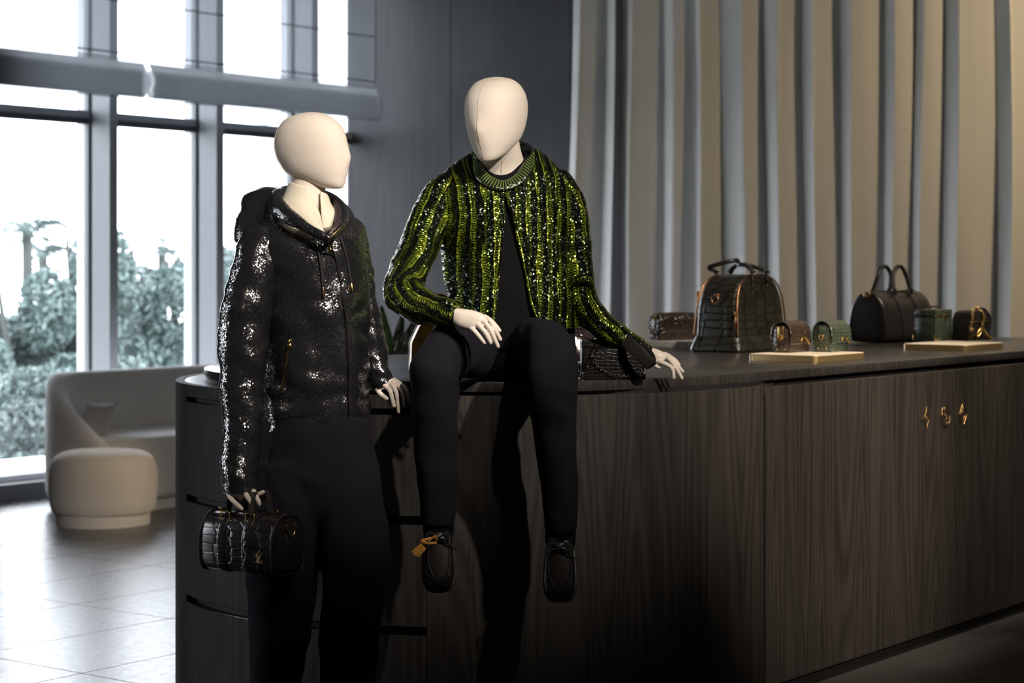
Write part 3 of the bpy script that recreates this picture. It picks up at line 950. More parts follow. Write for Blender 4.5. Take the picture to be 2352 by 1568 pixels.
# worktop: round end + straight bar, one continuous slab
def worktop_outline():
    cu, cv = toUV(np.array([TC[0], TC[1], 0]))
    v0, v1 = VF - 0.006, VF + 1.506
    pts = []
    # far end
    for i in range(33):
        a = -PI / 2 + PI * i / 32
        pts.append((BU1 + (BR + 0.006) * math.cos(a), (v0 + v1) / 2 + (v1 - v0) / 2 * math.sin(a)))
    # back line to the circle, then round to where the circle meets the straight front from the left
    a1 = math.asin(min(1, (v1 - cv) / TR)); a0 = math.asin((v0 - cv) / TR) if abs(v0 - cv) < TR else -PI / 2
    uL = cu - math.sqrt(max(0.0, TR ** 2 - (v0 - cv) ** 2))
    a_end = 2 * PI + math.atan2(v0 - cv, uL - cu)
    for i in range(161):
        a = a1 + (a_end - a1) * i / 160
        pts.append((cu + TR * math.cos(a), cv + TR * math.sin(a)))
    k0 = len(pts) - 1
    for i in range(1, 40): pts.append((uL + 1.2 * i / 39, v0))
    q = np.array(pts)
    for it in range(220):                      # ease the corner
        w = q.copy()
        for i in range(k0 - 14, k0 + 22): w[i] = 0.5 * q[i] + 0.25 * (q[i - 1] + q[i + 1])
        q = w
    return [tuple(x) for x in q]
wp = room(prism(worktop_outline(), ZW0, ZW1, 'z', 0.003, 2))
mk('worktop', wp[0], wp[1], M_TOP, counter, sharp=30)
# neck between drum and worktop (shadow gap)
p = prism([(TC[0] + (TR - 0.05) * math.cos(a), TC[1] + (TR - 0.05) * math.sin(a)) for a in np.linspace(0, 2 * PI, 64, endpoint=False)], ZD - 0.001, ZW0 + 0.001, 'z')
mk('shadow_gap', p[0], p[1], M_SLOT, counter, sharp=30)
p = room(prism(stadium(VF + 0.03, VF + 1.47, USEAM - 0.25, BU1, BR - 0.03), ZD - 0.0045, ZW0 + 0.001, 'z'))
mk('shadow_gap', p[0], p[1], M_SLOT, counter, sharp=30)

# three brass emblems on the front
def emblem(px, py, kind, label):
    r = (px - CX) / F
    # column meets plane v = VF-0.012
    vv = VF - 0.0125
    u = (vv / (UX - 0) * 1.0)
    # X=UX u-UY v ; Y=UY u+UX v ; X=rY -> u(UX - r UY) = v(UY + r UX)
    u = vv * (UY + r * UX) / (UX - r * UY)
    Y = UY * u + UX * vv
    z = CAMH - (py - HZ) / F * Y
    t = Thing('emblem', label, 'emblem', W(u, vv, z), UANG, 'brass emblems on the counter front')
    def wire(pts, closed=True, rad=0.0014):
        P3 = [(a, -0.004, b) for a, b in pts]
        return loop_tube(P3, rad, M=6, side=(0, 1, 0)) if closed else tube(P3, rad, M=6)
    def concave_star(R, rr, m=4, rot=0.0, n=6):
        out = []
        for k in range(m):
            a0 = rot + 2 * PI * k / m; a1 = rot + 2 * PI * (k + 1) / m
            p0 = np.array([math.cos(a0), math.sin(a0)]) * R[k % 2]; p1 = np.array([math.cos(a1), math.sin(a1)]) * R[(k + 1) % 2]
            c = np.array([math.cos((a0 + a1) / 2), math.sin((a0 + a1) / 2)]) * rr
            for i in range(n):
                q = i / n
                out.append(tuple((1 - q) ** 2 * p0 + 2 * q * (1 - q) * c + q * q * p1))
        return out
    def quatre(r0, r1, n=48):
        out = []
        for i in range(n):
            a = 2 * PI * i / n
            rr = r0 + (r1 - r0) * abs(math.cos(2 * a)) ** 0.8
            out.append((rr * math.cos(a), rr * math.sin(a)))
        return out
    if kind == 'star':
        p = join(wire(concave_star((0.040, 0.046), 0.008)), wire([(0.007 * math.cos(a), 0.007 * math.sin(a)) for a in np.linspace(0, 2 * PI, 14, endpoint=False)]))
    elif kind == 'circle':
        p = join(wire([(0.040 * math.cos(a), 0.040 * math.sin(a)) for a in np.linspace(0, 2 * PI, 48, endpoint=False)]), wire(quatre(0.014, 0.034)),
                 wire([(0.006 * math.cos(a), 0.006 * math.sin(a)) for a in np.linspace(0, 2 * PI, 14, endpoint=False)]))
    else:
        p = join(wire(concave_star((0.036, 0.044), 0.030)), wire(concave_star((0.026, 0.032), 0.006)))
    mk('outline', p[0], p[1], M_BRASS, t, world=False)
    pr = box(-0.002, 0.002, -0.005, 0.0, -0.002, 0.002, 0.0005, 1)
    mk('pin', pr[0], pr[1], M_BRASS, t, world=False)
emblem(2126, 961, 'star', 'leftmost brass emblem on the counter front, a thin four-pointed star')
emblem(2170, 954, 'circle', 'round brass emblem in the middle, a flower inside a ring')
emblem(2210, 951, 'diamond', 'rightmost brass emblem, a flower inside a pointed diamond')

# ================================================================== LOUNGE
def sofa():
    su, sv = 7.62, 9.40            # back-left outer corner (u, v)
    t = Thing('curved_sofa', 'cream curved sofa with sloping arm by the window', 'sofa', W(su + 1.1, sv - 0.4, 0))
    # outer plan path (s along u, d into the room)
    path = [(-0.02, 0.70)] + [(-0.02, 0.70 - 0.09 * k) for k in range(1, 4)]
    for k in range(13):
        a = PI + PI / 2 * k / 12
        path.append((0.40 - 0.02 + 0.40 * math.cos(a) , 0.42 + 0.42 * math.sin(a)))
    for k in range(1, 12): path.append((0.38 + 1.45 * k / 11, 0.0))
    for k in range(1, 13):
        a = -PI / 2 + PI / 2 * k / 12
        path.append((1.83 + 0.40 * math.cos(a), 0.42 + 0.42 * math.sin(a)))
    for k in range(1, 4): path.append((2.23, 0.42 + 0.12 * k))
    path = np.array(path)
    tan = np.gradient(path, axis=0); tan /= np.linalg.norm(tan, axis=1)[:, None]
    nrm = np.stack([tan[:, 1], -tan[:, 0]], 1)        # to the inside
    # check orientation: inside should point to larger d for the back run
    if nrm[len(path) // 2][1] < 0: nrm = -nrm
    V = []; Fc = []
    m = 15
    for i, (q, nn) in enumerate(zip(path, nrm)):
        d = q[1]
        h = 0.79 - 0.37 * np.clip((d - 0.10) / 0.58, 0, 1) ** 1.05
        th = 0.13
        prof = [(0.035, 0.055), (0.012, 0.07), (0.0, 0.11), (-0.005, 0.30), (0.0, h - 0.10), (0.006, h - 0.045), (0.025, h - 0.012), (0.055, h), (0.085, h - 0.008), (0.112, h - 0.035), (0.125, h - 0.09), (0.145, max(0.3, h - 0.25)), (0.155, 0.25), (0.15, 0.10), (0.12, 0.055)]
        for (o, z) in prof:
            V.append(W(su + q[0] + nn[0] * o, sv - (q[1] + nn[1] * o), z))
    n = len(path)
    for i in range(n - 1):
        for j in range(m):
            Fc.append((i * m + j, i * m + (j + 1) % m, (i + 1) * m + (j + 1) % m, (i + 1) * m + j))
    Fc.append(tuple(range(m))); Fc.append(tuple((n - 1) * m + j for j in range(m - 1, -1, -1)))
    mk('backrest', V, Fc, M_BOUCLE, t, sharp=60)
    # seat
    seat = rounded_rect(0.06, 2.15, 0.10, 0.78, 0.30, 10)
    p = prism([(su + a, sv - b) for a, b in seat][::-1], 0.065, 0.435, 'z', 0.055, 5)
    p = room(p)
    mk('seat', p[0], p[1], M_BOUCLE, t, sharp=60)
    base = rounded_rect(0.07, 2.14, 0.09, 0.73, 0.28, 8)
    p = room(prism([(su + a, sv - b) for a, b in base][::-1], 0.0, 0.065, 'z', 0.004, 1))
    mk('plinth', p[0], p[1], M_BOUCLE, t, sharp=40)
    # throw pillow leaning in the left corner
    c = W(su + 0.20, sv - 0.44, 0.51)
    V = []; Fc = []; N = 14
    ax = W(0.50, -0.25, 0); ax /= np.linalg.norm(ax); up = np.array([0, 0, 1.0]); out = np.cross(ax, up)
    for s in (1, -1):
        for i in range(N + 1):
            for j in range(N + 1):
                a, b = i / N * 2 - 1, j / N * 2 - 1
                th = 0.055 * (max(0, 1 - a ** 4) * max(0, 1 - b ** 4)) ** 0.5
                k = 1 - 0.08 * (1 - abs(a * b))
                V.append(c + ax * a * 0.095 * k + up * b * 0.115 * k + ax * b * 0.05 + (out + up * 0.25 * 0) * s * th - out * b * 0.03)
    q = (N + 1) ** 2
    for s in range(2):
        for i in range(N):
            for j in range(N):
                f = (s * q + i * (N + 1) + j, s * q + (i + 1) * (N + 1) + j, s * q + (i + 1) * (N + 1) + j + 1, s * q + i * (N + 1) + j + 1)
                Fc.append(f if s else f[::-1])
    o = mk('throw_pillow', V, Fc, M_PILLOW)
    tag(o, 'grey throw pillow leaning inside the sofa corner', 'pillow')
sofa()

def pouf():
    c = np.array([-2.262, 11.03])
    t = Thing('pouf', 'round cream pouf with plinth base in front of the sofa', 'pouf', (c[0], c[1], 0))
    rings = []
    for r, z in ((0.255, 0.0), (0.257, 0.055), (0.255, 0.06)):
        rings.append((np.array([c[0], c[1], z]), np.array([r, 0, 0]), np.array([0, r, 0])))
    p = loft(rings, 8, 48); mk('plinth', p[0], p[1], M_BOUCLE, t, sharp=50)
    rings = []
    for r, z in ((0.20, 0.058), (0.262, 0.062), (0.284, 0.10), (0.293, 0.17), (0.296, 0.24), (0.290, 0.31), (0.268, 0.365), (0.22, 0.395), (0.14, 0.407), (0.03, 0.41)):
        rings.append((np.array([c[0], c[1], z]), np.array([r, 0, 0]), np.array([0, r * 0.90, 0])))
    p = loft(rings, 40, 64, n=2.25); mk('cushion', p[0], p[1], M_BOUCLE, t)
pouf()

def potted_plant():
    base = P(905, 800, 9.3); x, y = base[0], base[1]
    t = Thing('potted_plant', 'broad leaved green plant in a dark pot behind the counter', 'plant', (x, y, 0))
    rings = [(np.array([x, y, z]), np.array([r, 0, 0]), np.array([0, r, 0])) for r, z in ((0.13, 0), (0.17, 0.2), (0.18, 0.40), (0.165, 0.40), (0.16, 0.36))]
    p = loft(rings, 24, 32, True, False); mk('pot', p[0], p[1], M_POT, t)
    p = prism([(x + 0.162 * math.cos(a), y + 0.162 * math.sin(a)) for a in np.linspace(0, 2 * PI, 28, endpoint=False)], 0.34, 0.365, 'z'); mk('soil', p[0], p[1], M_SOIL, t)
    # leaf: (base px,py) -> (tip px,py), width px, depth, material
    leaves = [((892, 815), (876, 700), 17, 9.25, 0), ((905, 830), (925, 712), 15, 9.32, 1), ((915, 830), (958, 716), 14, 9.38, 1), ((900, 838), (890, 742), 15, 9.18, 0),
              ((908, 845), (938, 752), 15, 9.22, 1), ((912, 850), (966, 772), 15, 9.25, 1), ((896, 850), (862, 752), 16, 9.3, 0), ((905, 850), (916, 770), 16, 9.15, 1), ((890, 850), (842, 735), 15, 9.4, 0), ((910, 850), (985, 745), 14, 9.5, 1)]
    for k, (b, tp_, w, Y, m) in enumerate(leaves):
        root = np.array([x, y, 0.36]); pb = P(b[0], b[1] + 25, Y); pt = P(tp_[0], tp_[1], Y - 0.05)
        p = tube([root, (root * 0.45 + pb * 0.55) + np.array([0.01, 0, 0.0]), pb], [0.007, 0.006, 0.005], M=6)
        st = mk('stem', p[0], p[1], M_PLANT, t)
        V = []; Fc = []; n = 14
        side = np.array([1.0, 0.35 * (-1) ** k, 0.15]); side /= np.linalg.norm(side)
        for i in range(n + 1):
            q = i / n
            c = pb * (1 - q) + pt * q + np.array([0, -0.05, 0]) * math.sin(q * PI) 
            ww = (w / F * Y) * (math.sin(PI * q ** 0.8) ** 0.8 + 0.02)
            for j in (-1, -0.5, 0, 0.5, 1):
                V.append(c + side * ww * j + np.array([0, -0.012, 0.006]) * (1 - abs(j)) * -1 + 0.003 * np.array([0, math.sin(q * 25 + j), 0]))
        for i in range(n):
            for j in range(4): Fc.append((i * 5 + j, i * 5 + j + 1, (i + 1) * 5 + j + 1, (i + 1) * 5 + j))
        o = mk('leaf', V, Fc, M_PLANT if m == 0 else M_PLANT2, t)
        md = o.modifiers.new('t', 'SOLIDIFY'); md.thickness = 0.0015
potted_plant()

# ================================================================== BAGS ON THE COUNTER
def on_top(px, py, z=ZW1):
    Y = (CAMH - z) * F / (py - HZ)
    return P(px, py, Y)

def plinth_tray(name, label, c, sx, sy, h, mtop, mside, r=0.025):
    t = Thing(name, label, 'display plinth', (c[0], c[1], ZW1), UANG)
    p = prism(rounded_rect(-sx / 2, sx / 2, -sy / 2, sy / 2, r), 0.0, h - 0.003, 'z', 0.001, 1)
    mk('edge_band', p[0], p[1], mside, t, world=False, sharp=40)
    p = prism(rounded_rect(-sx / 2 + 0.001, sx / 2 - 0.001, -sy / 2 + 0.001, sy / 2 - 0.001, r), h - 0.003, h, 'z', 0.001, 1)
    mk('top_pad', p[0], p[1], mtop, t, world=False, sharp=40)
    return t
PH = 0.026
plinth_tray('display_plinth', 'gold edged cream plinth under the two mini handbags', (1.085, 7.33), 0.385, 0.285, PH, M_CREAM, M_GOLDSIDE)
plinth_tray('display_plinth', 'gold edged cream plinth farthest right, under the green box bag', (1.845, 8.33), 0.385, 0.285, PH, M_CREAM, M_GOLDSIDE)
plinth_tray('display_plinth', 'white plinth at the back left, behind the large dome handbag', (0.755, 8.72), 0.40, 0.285, PH, M_WPLINTH, M_WPLINTH)

def arc_pts(c, r, a0, a1, n, plane='xz', y=0.0, rz=None):
    out = []
    for i in range(n + 1):
        a = a0 + (a1 - a0) * i / n
        out.append((c[0] + r * math.cos(a), y, c[1] + (rz or r) * math.sin(a)))
    return out

def mini_bag(label, c, mat, strapmat, z=ZW1 + PH):
    """small flap bag: local x = width (u), y = depth (v), z up; front faces -v and the gusset -u"""
    t = Thing('mini_handbag', label, 'handbag', (c[0], c[1], z), UANG)
    w, d, h = 0.15, 0.072, 0.112
    # gusseted body
    prof = [(-d / 2, 0), (-d / 2 - 0.002, 0.03), (-d / 2 + 0.004, h * 0.75), (-d / 4, h * 0.90), (d / 4, h * 0.90), (d / 2 - 0.004, h * 0.75), (d / 2 + 0.002, 0.03), (d / 2, 0)]
    p = prism(prof[::-1], -w / 2, w / 2, 'x', 0.004, 2); mk('body', p[0], p[1], mat, t, world=False, sharp=35)
    # flap: curved shell over the top and the upper front
    out = []
    for i in range(13):
        a = PI - PI * i / 12
        out.append(((d / 2 + 0.006) * -math.cos(a) * -1, h * 0.62 + h * 0.40 * math.sin(a)))
    outer = [(-d / 2 - 0.007, h * 0.30)] + [(-(d / 2 + 0.007) * math.cos(PI * i / 12), h * 0.62 + h * 0.42 * math.sin(PI * i / 12)) for i in range(13)] + [(d / 2 + 0.006, h * 0.40)]
    inner = [(a * 0.92 if abs(a) > 0.001 else a, b - 0.004) for a, b in outer]
    p = prism((outer + inner[::-1])[::-1], -w / 2 - 0.002, w / 2 + 0.002, 'x', 0.0015, 1); fl = mk('flap', p[0], p[1], mat, t, world=False, sharp=40)
    # toggle clasp
    p = join(tube([(-0.004, -d / 2 - 0.014, h * 0.47), (0.022, -d / 2 - 0.014, h * 0.50)], 0.0032, K=2, M=8, round_ends=True), tube([(0.0, -d / 2 - 0.012, h * 0.47), (-0.012, -d / 2 - 0.013, h * 0.36)], 0.0022, K=2, M=6))
    mk('clasp', p[0], p[1], M_GOLD, (t, fl), world=False)
    # chain from the clasp round the far end
    pts = [(0.02, -d / 2 - 0.014, h * 0.49), (0.04, -d / 2 - 0.014, h * 0.33), (0.06, -d / 2 - 0.010, h * 0.26), (w / 2 + 0.008, -d / 4, h * 0.30), (w / 2 + 0.012, 0, h * 0.58), (w / 2 + 0.006, 0.01, h * 0.85)]
    p = chain(catmull(np.array(pts), np.linspace(0, 5, 60)), 0.010, 0.0011, 0.0034); o = mk('chain', p[0], p[1], M_GOLD, t, world=False); o['kind'] = 'stuff'
    # gusset tab with gold fittings
    p = box(-w / 2 - 0.0055, -w / 2, -0.013, 0.013, h * 0.46, h * 0.86, 0.002, 2); mk('side_tab', p[0], p[1], strapmat, t, world=False)
    p = loop_tube([(-w / 2 - 0.0075, 0.009 * math.cos(a), h * 0.50 + 0.009 * math.sin(a)) for a in np.linspace(0, 2 * PI, 16, endpoint=False)], 0.0016, side=(1, 0, 0)); mk('ring', p[0], p[1], M_GOLD, t, world=False)
    for y in (-0.018, 0.016):
        p = tube([(-w / 2 - 0.002, y, 0.014), (-w / 2 + 0.001, y, 0.014)], 0.0035, K=2, M=8); mk('rivet', p[0], p[1], M_GOLD, t, world=False)
mini_bag('dark brown crocodile mini handbag, left one on the gold edged plinth', (1.035, 7.40), M_CROC_BR, M_BRASS)
mini_bag('green crocodile mini handbag, right one on the gold edged plinth', (1.195, 7.46), M_CROC_GR, M_CROC_GR)

def strap_tube(pts, r, flat, M=10, side=None, K=None):
    return tube(pts, r, K=K, M=M, flat=flat, side=side, n=3.0)

def dome_bag():
    near = on_top(1697, 811)
    L, D = 0.43, 0.235
    cu, cv = toUV(near)
    c = W(cu + L / 2, cv + D / 2, ZW1)
    t = Thing('dome_handbag', 'large olive black crocodile dome handbag with double handles', 'handbag', c, UANG)
    def ring(z):
        return None
    # dome: sections at heights; half length a(z), half depth b(z)
    zs = [(0.0, 0.215, 0.124), (0.012, 0.218, 0.126), (0.040, 0.210, 0.116), (0.062, 0.202, 0.108), (0.12, 0.200, 0.103), (0.18, 0.195, 0.098), (0.225, 0.184, 0.094), (0.262, 0.163, 0.090), (0.288, 0.132, 0.087), (0.304, 0.092, 0.083), (0.312, 0.040, 0.078)]
    rings = [(np.array([0, 0, z]), np.array([a, 0, 0]), np.array([0, b, 0])) for z, a, b in zs]
    p = loft(rings, 60, 72, n=7.0); mk('body', p[0], p[1], M_CROC_OL, t, world=False, sharp=50)
    # base band
    rings = [(np.array([0, 0, z]), np.array([a, 0, 0]), np.array([0, b, 0])) for z, a, b in ((0.0, 0.217, 0.126), (0.012, 0.221, 0.129), (0.045, 0.212, 0.118), (0.066, 0.204, 0.110))]
    p = loft(rings, 16, 72, n=7.0); mk('base_band', p[0], p[1], M_CROC_OL, t, world=False, sharp=50)
    # piping / zip along both gusset edges (front and back)
    A = np.array([(z, a, b) for z, a, b in zs])
    for sgn, nm in ((-1, 'zip'), (1, 'zip')):
        pts = []
        for q in np.linspace(0.066, 0.309, 26):
            a = np.interp(q, A[:, 0], A[:, 1]); b = np.interp(q, A[:, 0], A[:, 2])
            pts.append((-a * 0.965, sgn * b * 0.955, q))
        left = pts; right = [(-x, y, z) for x, y, z in pts[::-1]]
        p = tube(left + right, 0.0038, K=110, M=8); mk(nm, p[0], p[1], M_COPPER, t, world=False)
    # zip pulls
    for y, z in ((-0.094, 0.155), (0.094, 0.235)):
        a = np.interp(z, A[:, 0], A[:, 1])
        p = join(box(-a - 0.007, -a + 0.004, y - 0.005, y + 0.005, z - 0.010, z + 0.010, 0.002, 2), box(-a - 0.008, -a - 0.004, y - 0.003, y + 0.003, z - 0.060, z - 0.010, 0.0012, 1))
        mk('zip_pull', p[0], p[1], M_COPPER, t, world=False)
    # ring on the gusset
    p = join(loop_tube([(-0.203, 0.016 * math.cos(q), 0.212 + 0.016 * math.sin(q)) for q in np.linspace(0, 2 * PI, 24, endpoint=False)], 0.0026, side=(1, 0, 0)), box(-0.197, -0.185, -0.012, 0.012, 0.222, 0.236, 0.002, 1))
    mk('d_ring', p[0], p[1], M_COPPER, t, world=False)
    # handle tabs + metal fittings + two padded handles folded to the left
    for yy, sg in ((-0.086, -1), (0.086, 1)):
        for xx in (-0.058, 0.058):
            p = prism([(xx - 0.012, 0.300), (xx - 0.012, 0.235), (xx, 0.205), (xx + 0.012, 0.235), (xx + 0.012, 0.300)], yy * 1.01 - 0.008 + sg * 0.002, yy * 1.01 + 0.008 + sg * 0.004, 'y', 0.002, 1)
            mk('handle_tab', p[0], p[1], M_CROC_OL, t, world=False, sharp=40)
            p = join(box(xx - 0.013, xx + 0.013, yy - 0.010, yy + 0.010, 0.296, 0.306, 0.003, 2), tube([(xx, yy, 0.304), (xx, yy - sg * 0.004, 0.322)], 0.007, K=2, M=10), box(xx - 0.011, xx + 0.011, yy - 0.012, yy + 0.008, 0.318, 0.328, 0.003, 2))
            mk('handle_fitting', p[0], p[1], M_GUN, t, world=False)
    p = strap_tube([(-0.058, -0.090, 0.325), (-0.05, -0.055, 0.348), (-0.02, 0.00, 0.352), (0.03, -0.02, 0.350), (0.058, -0.090, 0.325)], 0.0085, 1.0); mk('handle', p[0], p[1], M_LEATHER, t, world=False)
    p = strap_tube([(-0.058, 0.086, 0.325), (-0.075, 0.105, 0.342), (-0.045, 0.02, 0.366), (0.02, 0.025, 0.368), (0.06, 0.06, 0.350), (0.058, 0.086, 0.325)], 0.0085, 1.0); mk('handle', p[0], p[1], M_LEATHER, t, world=False)
dome_bag()

def back_brown_bag():
    c = P(1548, 770, 8.66)
    t = Thing('flap_handbag', 'brown textured flap bag on the white plinth at the back', 'handbag', (c[0], c[1], ZW1 + PH), UANG * 0.55)
    w, d, h = 0.20, 0.085, 0.115
    outer = [(-d / 2, 0), (-d / 2 - 0.003, 0.05)] + [(-(d / 2) * math.cos(PI * i / 10), 0.075 + 0.042 * math.sin(PI * i / 10)) for i in range(11)] + [(d / 2, 0)]
    p = prism(outer[::-1], -w / 2, w / 2, 'x', 0.006, 2); mk('body', p[0], p[1], M_CROC_BR, t, world=False, sharp=40)
    fl = [(-d / 2 - 0.004, 0.035)] + [(-(d / 2 + 0.004) * math.cos(PI * i / 10), 0.077 + 0.044 * math.sin(PI * i / 10)) for i in range(11)]
    inn = [(a * 0.93, b - 0.004) for a, b in fl]
    p = prism((fl + inn[::-1])[::-1], -w / 2 + 0.022, w / 2 - 0.004, 'x', 0.001, 1); mk('flap', p[0], p[1], M_CROC_BR, t, world=False, sharp=40)
    pts = [(-w / 2 + 0.01, 0.01, 0.112), (-w / 2 - 0.02, 0.0, 0.095), (-w / 2 - 0.028, -0.01, 0.055), (-w / 2 - 0.018, -0.02, 0.03), (-w / 2 - 0.004, -0.03, 0.05), (-w / 2 + 0.004, -0.035, 0.09)]
    p = chain(catmull(np.array(pts), np.linspace(0, 5, 50)), 0.016, 0.003, 0.007); o = mk('chain', p[0], p[1], M_GUN, t, world=False); o['kind'] = 'stuff'
    p = box(-w / 2 - 0.004, -w / 2 + 0.014, -0.012, 0.012, 0.09, 0.112, 0.003, 2); mk('clasp', p[0], p[1], M_BRASS, t, world=False)
back_brown_bag()

def back_black_tote():
    c = on_top(1628, 790); 
    t = Thing('tote_bag', 'slim black tote mostly hidden behind the dome handbag', 'handbag', (c[0] + 0.03, c[1] + 0.02, ZW1 + PH), UANG * 0.5)
    o = [(-0.115, 0), (0.10, 0), (0.075, 0.165), (-0.075, 0.175)]
    p = prism(o, -0.02, 0.02, 'y', 0.004, 2); mk('body', p[0], p[1], M_LEATHER, t, world=False, sharp=40)
    p = box(-0.076, 0.076, -0.022, 0.022, 0.162, 0.172, 0.003, 1); mk('rim', p[0], p[1], M_LEATHER2, t, world=False)
back_black_tote()

def duffel():
    near = on_top(2062, 789.5)
    L, D, H = 0.50, 0.245, 0.235
    nu, nv = toUV(near)
    c = W(nu + L / 2 - 0.02, nv + D / 2 + 0.02, ZW1 + 0.002)
    t = Thing('duffel_bag', 'black soft leather duffel bag with tall twin handles', 'duffel bag', c, UANG)
    # cross-section in (y,z) changes along x: wide foot, narrow ridge
    def sec(k, sag):
        out = []
        n = 28
        for i in range(n):
            a = 2 * PI * i / n
            y = math.cos(a); z = math.sin(a)
            z01 = (z + 1) / 2
            wy = D / 2 * (1.0 - 0.66 * max(0, z01 - 0.10) ** 1.25) * k
            yy = math.copysign(abs(y) ** 0.55, y) * wy
            zz = (H * (0.5 + 0.5 * math.copysign(abs(z) ** 0.6, z))) * sag
            out.append((yy, zz))
        return out
    xs = [(-0.252, 0.35, 0.90), (-0.250, 0.88, 0.965), (-0.240, 0.98, 0.985), (-0.20, 1.0, 0.995), (-0.10, 1.0, 0.97), (0.0, 0.99, 0.955), (0.10, 1.0, 0.965), (0.20, 1.0, 1.0), (0.24, 0.97, 0.98), (0.25, 0.88, 0.96), (0.252, 0.35, 0.9)]
    V = []; Fc = []; n = 28
    for x, k, s in xs:
        for (y, z) in sec(k, s): V.append((x, y, z if k > 0.4 else H * 0.5 + (z - H * 0.5) * 0.5))
    for i in range(len(xs) - 1):
        for j in range(n): Fc.append((i * n + j, i * n + (j + 1) % n, (i + 1) * n + (j + 1) % n, (i + 1) * n + j))
    Fc.append(tuple(range(n))[::-1]); Fc.append(tuple((len(xs) - 1) * n + j for j in range(n)))
    o = mk('body', V, Fc, M_LEATHER2, t, world=False)
    md = o.modifiers.new('s', 'SUBSURF'); md.levels = 2; md.render_levels = 2
    # straps over the body carrying the handles
    for x in (-0.085, 0.085):
        pts = [(x, y * 1.035, z * 1.012 + 0.001) for y, z in sec(1.0, 0.975)]
        pts = [q for q in pts if q[2] > 0.004]
        p = loop_tube([(x, y * 1.02, z * 1.005 + 0.001) for y, z in sec(1.0, 0.975)], 0.011, M=8, flat=0.25, side=(1, 0, 0)); mk('strap', p[0], p[1], M_LEATHER, t, world=False)
    for y in (-0.038, 0.038):
        p = strap_tube([(-0.085, y * 1.6, 0.218), (-0.082, y * 1.3, 0.250), (-0.065, y, 0.305), (-0.03, y, 0.338), (0.0, y, 0.345), (0.03, y, 0.338), (0.065, y, 0.305), (0.082, y * 1.3, 0.250), (0.085, y * 1.6, 0.218)], 0.0085, 1.0, K=50); h = mk('handle', p[0], p[1], M_LEATHER, t, world=False)
        for x in (-0.084, 0.084):
            p = box(x - 0.010, x + 0.010, y * 1.5 - 0.007, y * 1.5 + 0.007, 0.226, 0.242, 0.003, 2); mk('handle_fitting', p[0], p[1], M_GUN, (t, h), world=False)
    p = tube([(-0.235, 0, 0.231), (0, 0, 0.2275), (0.235, 0, 0.231)], 0.006, M=8, flat=0.5); mk('zip', p[0], p[1], M_GUN, t, world=False)
    p = box(-0.258, -0.235, -0.016, 0.016, 0.205, 0.228, 0.004, 2); mk('zip_end_tab', p[0], p[1], M_BRASS, t, world=False)
    p = prism(rounded_rect(0.13, 0.19, -0.018, 0.018, 0.008), 0.226, 0.236, 'z', 0.002, 1); mk('name_tag', p[0], p[1], M_LEATHER, t, world=False)
duffel()

def green_box_bag():
    c = on_top(2145, 783, ZW1 + PH)
    t = Thing('box_handbag', 'green crocodile box bag with hinged lid', 'handbag', (c[0] + 0.01, c[1] + 0.06, ZW1 + PH), UANG)
    w, d, h = 0.165, 0.10, 0.135
    p = box(-w / 2, w / 2, -d / 2, d / 2, 0, h - 0.03, 0.004, 2); mk('body', p[0], p[1], M_CROC_GR, t, world=False, sharp=40)
    p = box(-w / 2 - 0.001, w / 2 + 0.001, -d / 2 - 0.001, d / 2 + 0.001, h - 0.0285, h, 0.005, 2); ld = mk('lid', p[0], p[1], M_CROC_GR, t, world=False, sharp=40)
    p = join(box(-w / 2 - 0.003, w / 2 + 0.003, -d / 2 - 0.003, -d / 2 + 0.004, h - 0.031, h - 0.0275, 0.001, 1)); mk('brass_edge', p[0], p[1], M_BRASS, (t, ld), world=False)
    for y in (-d / 2, d / 2):
        for x in (-w / 2, w / 2):
            p = box(x - 0.010 if x < 0 else x - 0.012, x + 0.012 if x < 0 else x + 0.010, y - 0.003, y + 0.003, 0.002, 0.026, 0.002, 2); mk('corner_guard', p[0], p[1], M_BRASS, t, world=False)
    p = tube([(-0.05, 0, h + 0.002), (-0.045, 0, h + 0.010), (0.045, 0, h + 0.010), (0.05, 0, h + 0.002)], 0.004, M=8, flat=0.6); mk('top_handle', p[0], p[1], M_GUN, t, world=False)
    p = box(-0.012, 0.012, -d / 2 - 0.006, -d / 2, h - 0.045, h - 0.02, 0.002, 1); mk('clasp', p[0], p[1], M_BRASS, t, world=False)
    p = loop_tube([(-w / 2 - 0.003, 0.012 * math.cos(a) , 0.085 + 0.016 * math.sin(a)) for a in np.linspace(0, 2 * PI, 18, endpoint=False)], 0.002, side=(1, 0, 0)); mk('side_ring', p[0], p[1], M_GUN, t, world=False)
green_box_bag()

